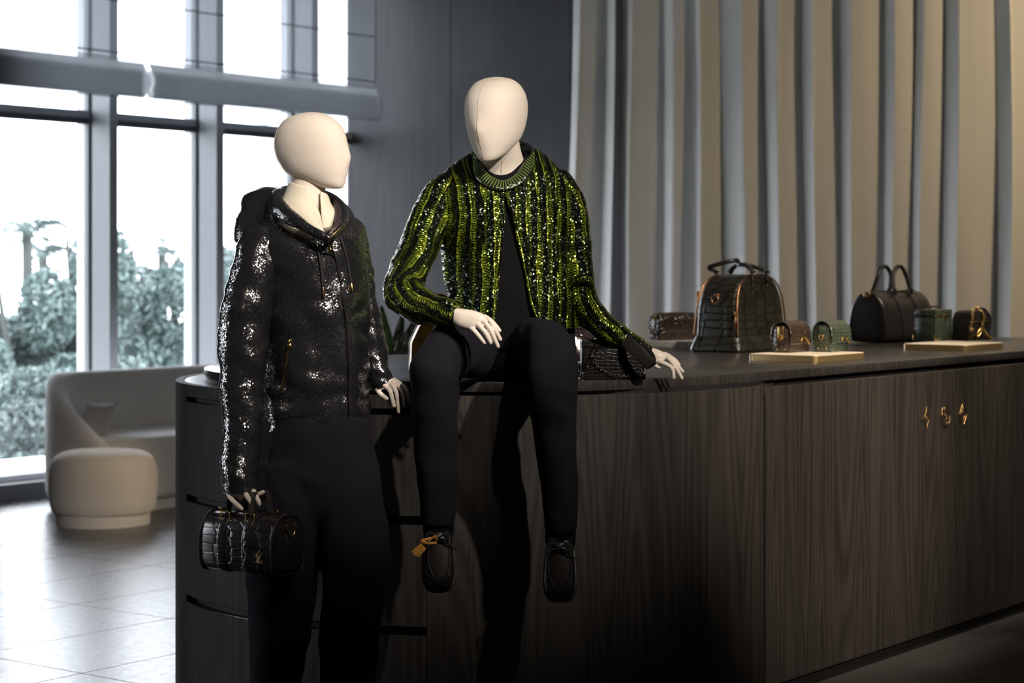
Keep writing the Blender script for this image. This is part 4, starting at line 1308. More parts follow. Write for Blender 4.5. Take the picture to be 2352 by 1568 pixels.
def black_chain_bag():
    c = on_top(2226, 782, ZW1 + PH)
    t = Thing('chain_handbag', 'black handbag with gold chain beside the green box bag', 'handbag', (c[0] + 0.02, c[1] + 0.05, ZW1 + PH), UANG * 0.8)
    w, d, h = 0.165, 0.09, 0.13
    prof = [(-w / 2, 0), (w / 2, 0), (w / 2 - 0.002, h * 0.7), (w / 2 - 0.02, h * 0.93), (w / 2 - 0.05, h), (-w / 2 + 0.05, h), (-w / 2 + 0.02, h * 0.93), (-w / 2 + 0.002, h * 0.7)]
    p = prism(prof, -d / 2, d / 2, 'y', 0.008, 3); mk('body', p[0], p[1], M_LEATHER, t, world=False, sharp=40)
    p = box(-w / 2 + 0.01, w / 2 - 0.01, -d / 2 - 0.004, -d / 2 + 0.002, h * 0.60, h * 0.64, 0.001, 1); mk('edge_trim', p[0], p[1], M_BRASS, t, world=False)
    pts = [(-w / 2 - 0.004, -d / 2 - 0.01, h * 0.34), (-w / 2 + 0.01, -d / 2 - 0.012, h * 0.75), (-w / 2 + 0.03, -d / 2 - 0.004, h * 1.04), (0.0, -d / 2 + 0.01, h * 1.06), (0.012, -d / 2 - 0.012, h * 0.8), (-0.004, -d / 2 - 0.014, h * 0.48), (0.03, -d / 2 - 0.013, h * 0.22), (0.065, -d / 2 - 0.012, h * 0.06), (w / 2 + 0.004, -d / 2 - 0.004, h * 0.08)]
    p = chain(catmull(np.array(pts), np.linspace(0, 8, 80)), 0.017, 0.0019, 0.0052); o = mk('chain', p[0], p[1], M_GOLD, t, world=False); o['kind'] = 'stuff'
    def link(cx_, cz_, ang, L=0.024, wd=0.008):
        pr = []
        for a in np.linspace(0, 2 * PI, 24, endpoint=False):
            x = math.cos(a); z = math.sin(a)
            x = math.copysign(abs(x) ** 0.5, x) * L; z = math.copysign(abs(z) ** 0.5, z) * wd
            pr.append((cx_ + x * math.cos(ang) - z * math.sin(ang), -d / 2 - 0.014, cz_ + x * math.sin(ang) + z * math.cos(ang)))
        return loop_tube(pr, 0.0022, M=6, side=(0, 1, 0))
    p = link(-0.058, 0.036, -0.55); mk('large_link', p[0], p[1], M_GOLD, t, world=False)
    p = link(-0.026, 0.034, 0.75); mk('large_link', p[0], p[1], M_GOLD, t, world=False)
    p = strap_tube([(0.01, 0.0, h), (0.05, -0.02, h + 0.008), (w / 2 + 0.018, -0.02, h * 0.80), (w / 2 + 0.022, -0.02, h * 0.45), (w / 2 + 0.006, -0.01, h * 0.22)], 0.011, 0.35, side=(0, 1, 0)); mk('shoulder_strap', p[0], p[1], M_STRAP, t, world=False)
    p = prism([( -0.048 + 0.011 * math.cos(a), h * 0.80 + 0.013 * math.sin(a)) for a in np.linspace(0, 2 * PI, 20, endpoint=False)], -d / 2 - 0.004, -d / 2 + 0.001, 'y'); mk('lock_disc', p[0], p[1], M_BRASS, t, world=False, sharp=40)
    for x in (-w / 2 + 0.015, -0.02):
        p = prism([(x + 0.013 * math.cos(a), 0.014 + 0.013 * math.sin(a)) for a in np.linspace(0, 2 * PI, 18, endpoint=False)], -d / 2 - 0.003, -d / 2 + 0.001, 'y'); mk('stud', p[0], p[1], M_BRASS, t, world=False, sharp=40)
black_chain_bag()

def yellow_bag():
    c = P(1010, 790, 6.62)
    t = Thing('yellow_handbag', 'yellow crocodile bag half hidden behind the seated mannequin', 'handbag', (c[0], c[1], ZW1), 0.15)
    w, d, h = 0.20, 0.10, 0.165
    prof = [(-w / 2, 0), (w / 2, 0), (w / 2 - 0.004, h * 0.55), (w / 2 - 0.03, h * 0.88), (w / 2 - 0.065, h), (-w / 2 + 0.065, h), (-w / 2 + 0.03, h * 0.88), (-w / 2 + 0.004, h * 0.55)]
    p = prism(prof, -d / 2, d / 2, 'y', 0.008, 3); mk('body', p[0], p[1], M_CROC_YE, t, world=False, sharp=40)
    for y in (-d / 2, d / 2):
        p = loop_tube([(a, y, b) for a, b in prof], 0.003, M=6, side=(0, 1, 0)); mk('piping', p[0], p[1], M_CROC_YE, t, world=False)
    p = strap_tube([(-0.05, 0, h - 0.005), (-0.045, 0, h + 0.05), (0, 0, h + 0.08), (0.045, 0, h + 0.05), (0.05, 0, h - 0.005)], 0.007, 1.0); mk('handle', p[0], p[1], M_ORANGE, t, world=False)
yellow_bag()

def plum_bag():
    c = P(1352, 800, 6.30)
    t = Thing('plum_handbag', 'glossy dark plum bag between the seated hip and the black box bag', 'handbag', (c[0], c[1], ZW1 + 0.004), 0.5)
    rings = []
    for z, a, b in ((0.0, 0.085, 0.055), (0.02, 0.092, 0.06), (0.06, 0.088, 0.056), (0.10, 0.072, 0.045), (0.13, 0.05, 0.03), (0.142, 0.02, 0.012)):
        rings.append((np.array([-0.03 * (z / 0.14), 0, z]), np.array([a, 0, 0]), np.array([0, b, 0])))
    p = loft(rings, 24, 40, n=2.8); p = wrinkle(p, 0.006, (30, 30, 12), 2.0); mk('body', p[0], p[1], M_CROC_PL, t, world=False)
    for y in (-0.02, 0.02):
        p = strap_tube([(-0.06, y, 0.11), (-0.055, y, 0.15), (-0.02, y, 0.155), (0.01, y, 0.115)], 0.006, 1.0); mk('handle', p[0], p[1], M_LEATHER, t, world=False)
    p = box(-0.045, -0.02, -0.066, -0.05, 0.05, 0.075, 0.003, 2); mk('clasp', p[0], p[1], M_GUN, t, world=False)
plum_bag()

# ================================================================== MANNEQUINS
def head_part(levels, scale=1.0, K=60, M=64):
    """levels: (z, front x, back x, half width); local axes x = face direction, y = left, z up; origin at the neck joint"""
    rings = []
    for z, f, b, w in levels:
        c = np.array([(f + b) / 2, 0, z]) * scale
        rings.append((c, np.array([(f - b) / 2, 0, 0]) * scale, np.array([0, w, 0]) * scale))
    V, Fc, UV = loft(rings, K, M, n=2.1)
    out = []
    for x, y, z in V:            # slight nose ridge in the middle of the face
        if x > 0: x += 0.008 * scale * math.exp(-(y / (0.017 * scale)) ** 2) * math.exp(-((z / scale - 0.043) / 0.026) ** 2)
        out.append((x, y, z))
    return out, Fc, UV
# from the profile of the standing head
HEAD = [(-0.044, 0.072, 0.050, 0.008), (-0.041, 0.082, 0.028, 0.022), (-0.030, 0.088, -0.004, 0.036), (-0.012, 0.0925, -0.050, 0.049), (0.004, 0.096, -0.080, 0.058),
        (0.026, 0.0980, -0.097, 0.066), (0.046, 0.0990, -0.108, 0.0705), (0.068, 0.0980, -0.113, 0.0745), (0.092, 0.0945, -0.114, 0.0765), (0.120, 0.086, -0.106, 0.0745), (0.146, 0.066, -0.086, 0.064), (0.163, 0.040, -0.058, 0.046), (0.171, 0.012, -0.026, 0.022), (0.1725, -0.004, -0.010, 0.005)]
def place(part, loc, rot):
    M_ = Matrix.Translation(Vector([float(c) for c in loc])) @ rot
    return xf(part, M_)
def rotm(yaw, pitch=0.0, roll=0.0):
    """yaw: direction the face points (0 = +X, -90deg = to the camera); pitch > 0 looks down; roll leans sideways"""
    return Matrix.Rotation(yaw, 4, 'Z') @ Matrix.Rotation(pitch, 4, 'Y') @ Matrix.Rotation(roll, 4, 'X')

def head_seam(scale, side=0.0, back=False):
    """line along the middle of the face and over the crown"""
    pts = []
    for z, f, b, w in HEAD[1:-1]:
        pts.append((f * scale + 0.008 * scale * math.exp(-((z - 0.043) / 0.026) ** 2) + 0.0004, side, z * scale))
    for z, f, b, w in HEAD[-4:][::-1]: pts.append((b * scale, side, z * scale))
    return tube(pts, 0.0006, K=80, M=5)

def finger(pts, r0, r1, M=12):
    pts = np.asarray(pts, float)
    rad = np.linspace(r0, r1, len(pts))
    return tube(pts, list(rad), K=(len(pts) - 1) * 7 + 1, M=M, round_ends=True)

def hand(root, parent, palm, fingers, Ybase, name='hand', label=None):
    """palm: list of ringpx args; fingers: list of ([(px,py,Y)...], r px, r px)"""
    parts = [loft([ringpx(*a) for a in palm], 20, 24, n=2.3)]
    for pts, r0, r1 in fingers:
        w = [P(*q) for q in pts]
        parts.append(finger(w, r0 / F * Ybase, r1 / F * Ybase))
    p = remeshed(join(*parts), 0.0017, 3)
    return mk(name, p[0], p[1], M_HAND, (root, parent), label=label)

def rr(px, Y): return px / F * Y

def shoe(root, loc, pitch, yaw, label, tagged=False, roll=0.0, scale=1.0):
    """moccasin; local x across, y to the toe, z up"""
    M_ = Matrix.Translation(Vector([float(c) for c in loc])) @ Matrix.Rotation(yaw, 4, 'Z') @ Matrix.Rotation(roll, 4, 'Y') @ Matrix.Rotation(-pitch, 4, 'X') @ Matrix.Scale(scale, 4)
    secs = [(-0.135, 0.018, 0.035, 0.060), (-0.128, 0.030, 0.036, 0.070), (-0.10, 0.036, 0.038, 0.074), (-0.05, 0.037, 0.036, 0.070), (0.0, 0.042, 0.034, 0.066), (0.05, 0.047, 0.030, 0.056), (0.09, 0.048, 0.026, 0.048), (0.12, 0.043, 0.022, 0.042), (0.138, 0.031, 0.018, 0.034), (0.145, 0.012, 0.012, 0.022)]
    rings = [(np.array([0, y, 0.008 + h / 2]), np.array([a, 0, 0]), np.array([0, 0, h / 2])) for y, a, z, h in secs]
    p = xf(loft(rings, 50, 40, n=2.6), M_)
    up = mk('shoe', p[0], p[1], M_SHOE, root, label=label)
    # sole
    out = []
    for y, a, z, h in secs: out.append((a + 0.004, y))
    out = [(x, y) for x, y in out] + [(-x, y) for x, y in out[::-1]]
    p = xf(prism(out, -0.006, 0.014, 'z', 0.003, 2), M_); mk('sole', p[0], p[1], M_SHOE, (root, up), sharp=40)
    # smooth plug on the vamp with a raised U seam
    def top(y, x):
        ys = [s[0] for s in secs]
        a = np.interp(y, ys, [s[1] for s in secs]); h = np.interp(y, ys, [s[3] for s in secs])
        q = min(0.98, abs(x) / a)
        return 0.008 + h / 2 + h / 2 * (1 - q ** 2.6) ** (1 / 2.6)
    V = []; Fc = []
    n1, n2 = 22, 14
    for i in range(n1 + 1):
        y = -0.005 + 0.120 * i / n1
        wd = 0.031 * (1 - (max(0, (i / n1 - 0.45)) / 0.56) ** 2.4) ** 0.5
        for j in range(n2 + 1):
            x = wd * (2 * j / n2 - 1)
            V.append((x, y, top(y, x) + 0.0015 + 0.001 * math.cos(PI / 2 * (2 * j / n2 - 1))))
    for i in range(n1):
        for j in range(n2): Fc.append((i * (n2 + 1) + j, i * (n2 + 1) + j + 1, (i + 1) * (n2 + 1) + j + 1, (i + 1) * (n2 + 1) + j))
    p = xf((V, Fc, None), M_); mk('vamp', p[0], p[1], M_SHOE_V, (root, up))
    U = []
    for i in range(n1 + 1):
        y = -0.005 + 0.120 * i / n1; wd = 0.032 * (1 - (max(0, (i / n1 - 0.45)) / 0.56) ** 2.4) ** 0.5
        U.append((-wd, y, top(y, wd) + 0.002))
    U = U + [(-a, b, c) for a, b, c in U[::-1]]
    p = xf(tube(U, 0.0028, K=90, M=8), M_); mk('seam', p[0], p[1], M_SHOE, (root, up))
    # pleats round the toe
    parts = []
    for k in range(-6, 7):
        a = PI / 2 + k * 0.19
        x0, y0 = 0.027 * math.cos(a), 0.092 + 0.026 * math.sin(a)
        x1, y1 = 0.041 * math.cos(a), 0.096 + 0.042 * math.sin(a)
        z0 = top(min(y0, 0.135), x0) + 0.001; z1 = top(min(y1, 0.135), x1) - 0.002
        parts.append(tube([(x0, y0, z0), ((x0 + x1) / 2, (y0 + y1) / 2, (z0 + z1) / 2 + 0.003), (x1, y1, z1)], [0.0022, 0.003, 0.0016], K=7, M=6))
    p = xf(join(*parts), M_); o = mk('pleats', p[0], p[1], M_SHOE, (root, up)); o['kind'] = 'stuff'
    # tongue band, laces and bow
    p = xf(tube([(-0.040, 0.000, 0.048), (-0.025, -0.004, 0.072), (0, -0.006, 0.081), (0.025, -0.004, 0.072), (0.040, 0.000, 0.048)], 0.017, M=8, flat=0.18, side=(0, 1, 0)), M_); mk('lace_band', p[0], p[1], M_SHOE, (root, up))
    for pts in ([(0, 0.0, 0.086), (-0.022, 0.006, 0.094), (-0.036, -0.006, 0.088), (-0.018, -0.012, 0.09), (0, -0.002, 0.086)], [(0, 0.0, 0.086), (0.024, 0.004, 0.095), (0.040, -0.010, 0.088), (0.02, -0.014, 0.09), (0, -0.002, 0.086)],
                [(0, 0, 0.086), (-0.02, 0.014, 0.082), (-0.043, 0.024, 0.066)], [(0, 0, 0.086), (0.018, 0.016, 0.08), (0.036, 0.03, 0.062)]):
        p = xf(tube(pts, 0.0024, M=6), M_); mk('lace', p[0], p[1], M_DRAWSTR, (root, up))
    p = xf(tube([(-0.043, 0.024, 0.066), (-0.052, 0.027, 0.060)], 0.0022, K=2, M=6), M_); mk('lace_tip', p[0], p[1], M_GUN, (root, up))
    return up, M_

# ---------------------------------------------------------------- standing figure
def standing():
    t = Thing('standing_mannequin', 'standing mannequin in a black sequined hooded jacket and dark wide trousers', 'mannequin', (P(720, 900, 5.6)[0], 5.60, 0.0))
    yS = 5.60
    # head
    s = 1.0
    yaw = math.radians(-14)
    loc = P(722, 399, yS - 0.02)
    R = rotm(yaw, math.radians(-1.0), 0)
    p = place(head_part(HEAD, s), loc, R); hd = mk('head', p[0], p[1], M_LINEN, t)
    sp = place(head_seam(s, 0.0), loc, R); mk('face_seam', sp[0], sp[1], M_SEAM, (t, hd))
    pts = [(b * 0.86 * s, -w * 0.66 * s, z * s) for z, f, b, w in HEAD[3:12]]
    sp = place(tube(pts, 0.0011, K=60, M=5), loc, R); mk('back_seam', sp[0], sp[1], M_SEAM, (t, hd))
    # neck
    p = loft([ringpx(672, 398, 752, 408, yS - 0.005, 0.045), ringpx(668, 430, 748, 432, yS - 0.005, 0.047), ringpx(662, 462, 752, 470, yS - 0.01, 0.052), ringpx(650, 510, 770, 515, yS, 0.06)], 30, 36)
    mk('neck', p[0], p[1], M_LINEN, t)
    # shirt
    pshirt = loft([ringpx(666, 418, 752, 446, yS - 0.012, 0.055), ringpx(655, 445, 760, 470, yS - 0.012, 0.064), ringpx(640, 480, 780, 500, yS - 0.01, 0.085), ringpx(620, 560, 800, 560, yS, 0.10)], 24, 40, False, False,
                  opening=[(-PI / 2 + 0.75, 3 * PI / 2 + 0.10), (-PI / 2 + 0.66, 3 * PI / 2 + 0.30), (-PI / 2 + 0.5, 3 * PI / 2 + 0.46), (-PI / 2 + 0.5, 3 * PI / 2 + 0.5)])
    o = mk('shirt', pshirt[0], pshirt[1], M_SHIRT, t)
    md = o.modifiers.new('t', 'SOLIDIFY'); md.thickness = 0.002
    # collar leaves: slightly bent cloth patches
    def leaf(corners, Y, n=8):
        V = []; Fc = []
        a, b, c, d = [P(*q) for q in corners]
        for i in range(n + 1):
            for j in range(n + 1):
                u, v = i / n, j / n
                q = (a * (1 - u) + b * u) * (1 - v) + (d * (1 - u) + c * u) * v
                q = q + np.array([0, -0.012 if corners[0][0] < 700 else -0.003, 0]) * math.sin(PI * u) * math.sin(PI * v)
                V.append(q)
        for i in range(n):
            for j in range(n): Fc.append((i * (n + 1) + j, i * (n + 1) + j + 1, (i + 1) * (n + 1) + j + 1, (i + 1) * (n + 1) + j))
        return V, Fc, None
    for cs in (((677, 436, 5.565), (716, 474, 5.520), (752, 546, 5.440), (640, 468, 5.530)),):
        p = leaf(cs, yS); q = mk('collar_leaf', p[0], p[1], M_SHIRT, (t, o)); md = q.modifiers.new('t', 'SOLIDIFY'); md.thickness = 0.003
    # jacket body
    body = [ringpx(638, 472, 788, 488, yS, 0.125, tilt=0.53), ringpx(606, 482, 812, 498, yS, 0.138, tilt=0.46), ringpx(574, 520, 832, 524, yS, 0.142, tilt=0.32), ringpx(560, 585, 846, 580, yS, 0.140, tilt=0.12), ringpx(578, 660, 850, 650, yS, 0.138), ringpx(596, 740, 852, 730, yS, 0.138),
            ringpx(603, 820, 853, 805, yS, 0.138), ringpx(604, 900, 852, 885, yS, 0.138), ringpx(602, 955, 850, 938, yS, 0.137), ringpx(600, 988, 846, 968, yS, 0.132)]
    pb = loft(body, 90, 96, False, False)
    pb = wrinkle(pb, 0.014, (9, 9, 4.5), 1.3, 0.007, (7, 7, 15), shear=(0, 0, 6))
    jk = mk('jacket', pb[0], pb[1], M_BSEQ, t, uv=pb[2], label='black sequined hooded jacket')
    def seq(name, part, parent=None):
        par = (t, parent) if parent is not None else t
        return mk(name, part[0], part[1], M_BSEQ, par, uv=part[2])
    # sleeves
    s1 = loft([ringpx(618, 520, 648, 530, yS - 0.02, 0.015), ringpx(588, 506, 642, 524, yS - 0.045, 0.045), ringpx(556, 530, 650, 560, yS - 0.065, 0.062), ringpx(536, 595, 645, 612, yS - 0.085, 0.068), ringpx(512, 680, 632, 690, yS - 0.10, 0.070), ringpx(498, 760, 622, 762, yS - 0.105, 0.071), ringpx(501, 845, 614, 845, yS - 0.115, 0.068),
               ringpx(504, 930, 606, 930, yS - 0.13, 0.064), ringpx(504, 1020, 601, 1020, yS - 0.145, 0.060), ringpx(508, 1090, 600, 1088, yS - 0.165, 0.060), ringpx(515, 1131, 604, 1130, yS - 0.172, 0.055), ringpx(522, 1134, 598, 1133, yS - 0.172, 0.048)], 90, 56)
    s1 = wrinkle(s1, 0.010, (10, 10, 10), 4.2, 0.006, (9, 9, 22), shear=(3, 0, 0))
    seq('sleeve', s1, jk)
    s2 = loft([ringpx(775, 505, 800, 505, yS + 0.04, 0.02), ringpx(778, 496, 820, 496, yS + 0.06, 0.045), ringpx(790, 520, 841, 520, yS + 0.075, 0.060), ringpx(800, 590, 851, 585, yS + 0.085, 0.062), ringpx(806, 660, 864, 655, yS + 0.09, 0.062), ringpx(814, 730, 878, 722, yS + 0.09, 0.060), ringpx(826, 790, 890, 782, yS + 0.085, 0.056),
               ringpx(836, 835, 895, 822, yS + 0.075, 0.050), ringpx(842, 868, 902, 848, yS + 0.065, 0.044), ringpx(850, 890, 908, 866, yS + 0.06, 0.038), ringpx(858, 902, 918, 878, yS + 0.055, 0.033)], 80, 48)
    s2 = wrinkle(s2, 0.009, (11, 11, 11), 7.7, 0.005, (9, 9, 22))
    seq('sleeve', s2, jk)
    # hood lying on the back and round the neck
    hb = loft([ringpx(585, 434, 668, 428, yS + 0.09, 0.03), ringpx(560, 445, 700, 440, yS + 0.10, 0.075), ringpx(546, 475, 700, 470, yS + 0.09, 0.10), ringpx(533, 515, 690, 512, yS + 0.07, 0.11), ringpx(532, 548, 650, 550, yS + 0.05, 0.10), ringpx(545, 570, 600, 580, yS + 0.03, 0.05)], 40, 56)
    hb = wrinkle(hb, 0.012, (10, 10, 10), 9.1, 0.006, (8, 8, 18))
    hood = seq('hood', hb, jk)
    hp = [(757, 550, 5.425), (724, 534, 5.430), (684, 510, 5.450), (648, 486, 5.50), (632, 462, 5.60), (650, 452, 5.70), (710, 450, 5.74), (765, 462, 5.70), (790, 485, 5.62), (786, 515, 5.52), (760, 548, 5.43)]
    hr = [0.010, 0.014, 0.019, 0.025, 0.032, 0.036, 0.030, 0.022, 0.017, 0.013, 0.010]
    he = tube([P(*q) for q in hp], hr, K=90, M=24, flat=0.75); he = wrinkle(he, 0.006, (14, 14, 14), 2.2)
    seq('hood_edge', he, jk)
    # dark lining on the far inner side of the opening
    ln = tube([P(758, 545, 5.455), P(776, 520, 5.51), P(778, 490, 5.58), P(768, 468, 5.65)], [0.012, 0.020, 0.022, 0.018], K=20, M=12, flat=0.5); mk('lining', ln[0], ln[1], M_LINING, (t, jk))
    bv = bvh_of(pb, he, s1)
    # zip and pull
    zp = [hit(bv, *q, off=0.003) for q in ((757, 552), (768, 590), (781, 640), (790, 700), (796, 760), (799, 820), (801, 880), (801, 930), (800, 966))]
    p = tube(zp, 0.0026, K=60, M=6); mk('zip', p[0], p[1], M_GUN, (t, jk))
    p = tube([P(757, 548, 5.415), P(768, 536, 5.42), P(783, 523, 5.435)], 0.0017, K=14, M=6); mk('zip_top', p[0], p[1], M_BRASS, (t, jk))
    c0 = hit(bv, 756, 560, 0.004)
    p = join(tube([c0 + np.array([-0.003, 0, 0.012]), c0], 0.0028, K=2, M=8), tube([c0, c0 + np.array([0.005, -0.002, -0.020])], [0.0035, 0.0055], K=6, M=8, flat=0.4)); mk('zip_pull', p[0], p[1], M_GOLD, (t, jk))
    # drawstrings with gold tips
    for pts, tip in ((((716, 530), (722, 548), (731, 580), (738, 620), (742, 662)), (742, 680)), (((780, 540), (792, 575), (800, 610), (807, 652)), (809, 668))):
        w = [hit(bv, *q, off=0.004) for q in pts]
        p = tube(w, 0.0030, M=8); ds = mk('drawstring', p[0], p[1], M_DRAWSTR, (t, jk))
        p = tube([hit(bv, pts[-1][0], pts[-1][1] - 1, off=0.005), hit(bv, *tip, off=0.005)], 0.0036, K=2, M=10, round_ends=True); mk('drawstring_tip', p[0], p[1], M_GOLD, (t, jk))
    # slanted pocket zip
    w = [hit(bv, *q, off=0.001) for q in ((663, 800), (658, 830), (652, 865), (645, 905))]
    p = tube(w, 0.0020, M=6); mk('pocket_zip', p[0], p[1], M_BRASS, (t, jk))
    c0 = hit(bv, 664, 790, 0.004)
    p = join(tube([c0 + np.array([0.001, 0, 0.013]), c0], 0.0026, K=2, M=8), xf(box(-0.0055, 0.0055, -0.002, 0.002, -0.014, 0.002, 0.001, 1), Matrix.Translation(Vector(c0)))); mk('pocket_zip_pull', p[0], p[1], M_GOLD, (t, jk))
    # trousers
    hip = [ringpx(602, 955, 846, 945, yS, 0.128), ringpx(590, 1000, 855, 990, yS, 0.133), ringpx(585, 1060, 866, 1055, yS, 0.134), ringpx(586, 1120, 875, 1115, yS, 0.130), ringpx(584, 1170, 881, 1165, yS, 0.118), ringpx(600, 1225, 872, 1225, yS, 0.08)]
    l1 = [ringpx(586, 1060, 745, 1060, yS - 0.02, 0.11), ringpx(578, 1150, 748, 1150, yS - 0.03, 0.115), ringpx(574, 1240, 738, 1240, yS - 0.035, 0.110), ringpx(566, 1310, 732, 1310, yS - 0.04, 0.106), ringpx(568, 1400, 716, 1400, yS - 0.04, 0.102), ringpx(571, 1480, 704, 1480, yS - 0.035, 0.10), ringpx(575, 1568, 692, 1568, yS - 0.03, 0.10), ringpx(580, 1660, 690, 1660, yS - 0.02, 0.10), ringpx(582, 1740, 690, 1740, yS - 0.02, 0.105)]
    l2 = [ringpx(720, 1060, 866, 1060, yS + 0.0, 0.11), ringpx(722, 1150, 880, 1150, yS - 0.02, 0.112), ringpx(732, 1230, 889, 1230, yS - 0.05, 0.108), ringpx(742, 1300, 893, 1300, yS - 0.07, 0.104), ringpx(742, 1390, 884, 1390, yS - 0.06, 0.10), ringpx(738, 1480, 872, 1480, yS - 0.04, 0.10), ringpx(738, 1568, 862, 1568, yS - 0.03, 0.10), ringpx(735, 1660, 854, 1660, yS - 0.02, 0.10), ringpx(732, 1740, 850, 1740, yS - 0.02, 0.105)]
    tp_ = join(loft(hip, 40, 72), loft(l1, 70, 56), loft(l2, 70, 56))
    tp_ = remeshed(tp_, 0.008, 3)
    tp_ = wrinkle(tp_, 0.013, (9, 9, 3.0), 3.1, 0.006, (6, 6, 9))
    tr = mk('trousers', tp_[0], tp_[1], M_NAVY, t, label='dark navy wide leg trousers')
    tb = bvh_of(tp_)
    w = [hit(tb, *q, off=0.0005) for q in ((632, 992), (626, 1030), (620, 1062))]
    p = tube(w, 0.0022, M=6); mk('pocket_edge', p[0], p[1], M_TEE, (t, tr))
    # hands
    hand(t, t.o, [(864, 888, 905, 866, yS + 0.05, 0.020), (866, 893, 914, 871, yS + 0.045, 0.019), (872, 896, 926, 880, yS + 0.035, 0.016), (880, 893, 932, 887, yS + 0.028, 0.012)],
         [([(881, 884, yS + .03), (890, 890, yS + .018), (898, 903, yS + .012), (902, 920, yS + .012), (904.5, 932, yS + .014)], 5.6, 4.7),
          ([(895, 880, yS + .028), (903, 887, yS + .014), (911, 903, yS + .008), (914.5, 926, yS + .008), (916, 945, yS + .012)], 5.8, 4.8),
          ([(911, 881, yS + .030), (918, 888, yS + .018), (925, 901, yS + .014), (928, 918, yS + .016), (929, 931, yS + .02)], 5.6, 4.6),
          ([(923, 884, yS + .034), (930, 889, yS + .024), (936, 899, yS + .02), (939, 912, yS + .022), (940, 921, yS + .026)], 5.2, 4.3),
          ([(866, 893, yS + .045), (872, 902, yS + .03), (880, 909, yS + .022), (888, 915, yS + .018)], 6.2, 5.2)], yS, label='cream mannequin hand hanging over the counter edge')
    yh = yS - 0.180
    hand(t, t.o, [(534, 1112, 588, 1110, yh, 0.018), (524, 1132, 594, 1131, yh, 0.024), (526, 1140, 592, 1139, yh, 0.022), (538, 1147, 586, 1145, yh, 0.015)],
         [([(524, 1132, yh - .015), (530, 1144, yh - .03), (543, 1157, yh - .045), (555, 1168, yh - .05)], 6.2, 5.0),
          ([(552, 1140, yh - .012), (556, 1146, yh - .02), (560, 1150, yh - .012)], 5.6, 5.0),
          ([(562, 1130, yh - .026), (568, 1140, yh - .046), (575, 1150, yh - .052), (578, 1156, yh - .050)], 6.4, 5.4),
          ([(582, 1128, yh - .026), (588, 1140, yh - .046), (593, 1150, yh - .052), (595, 1157, yh - .050)], 6.6, 5.6),
          ([(586, 1136, yh - .015), (596, 1134, yh - .025), (604, 1129.5, yh - .028)], 5.6, 4.8)], yh, label='cream mannequin hand gripping the bag handles')
    # shoes under the hems
    for px in (636, 792):
        q = P(px, 1700, yS - 0.02)
        shoe(t, (q[0], yS - 0.10, 0.008), 0.0, math.radians(150 if px < 700 else 165), 'black moccasin under the trouser hem')
    return bv
standing()

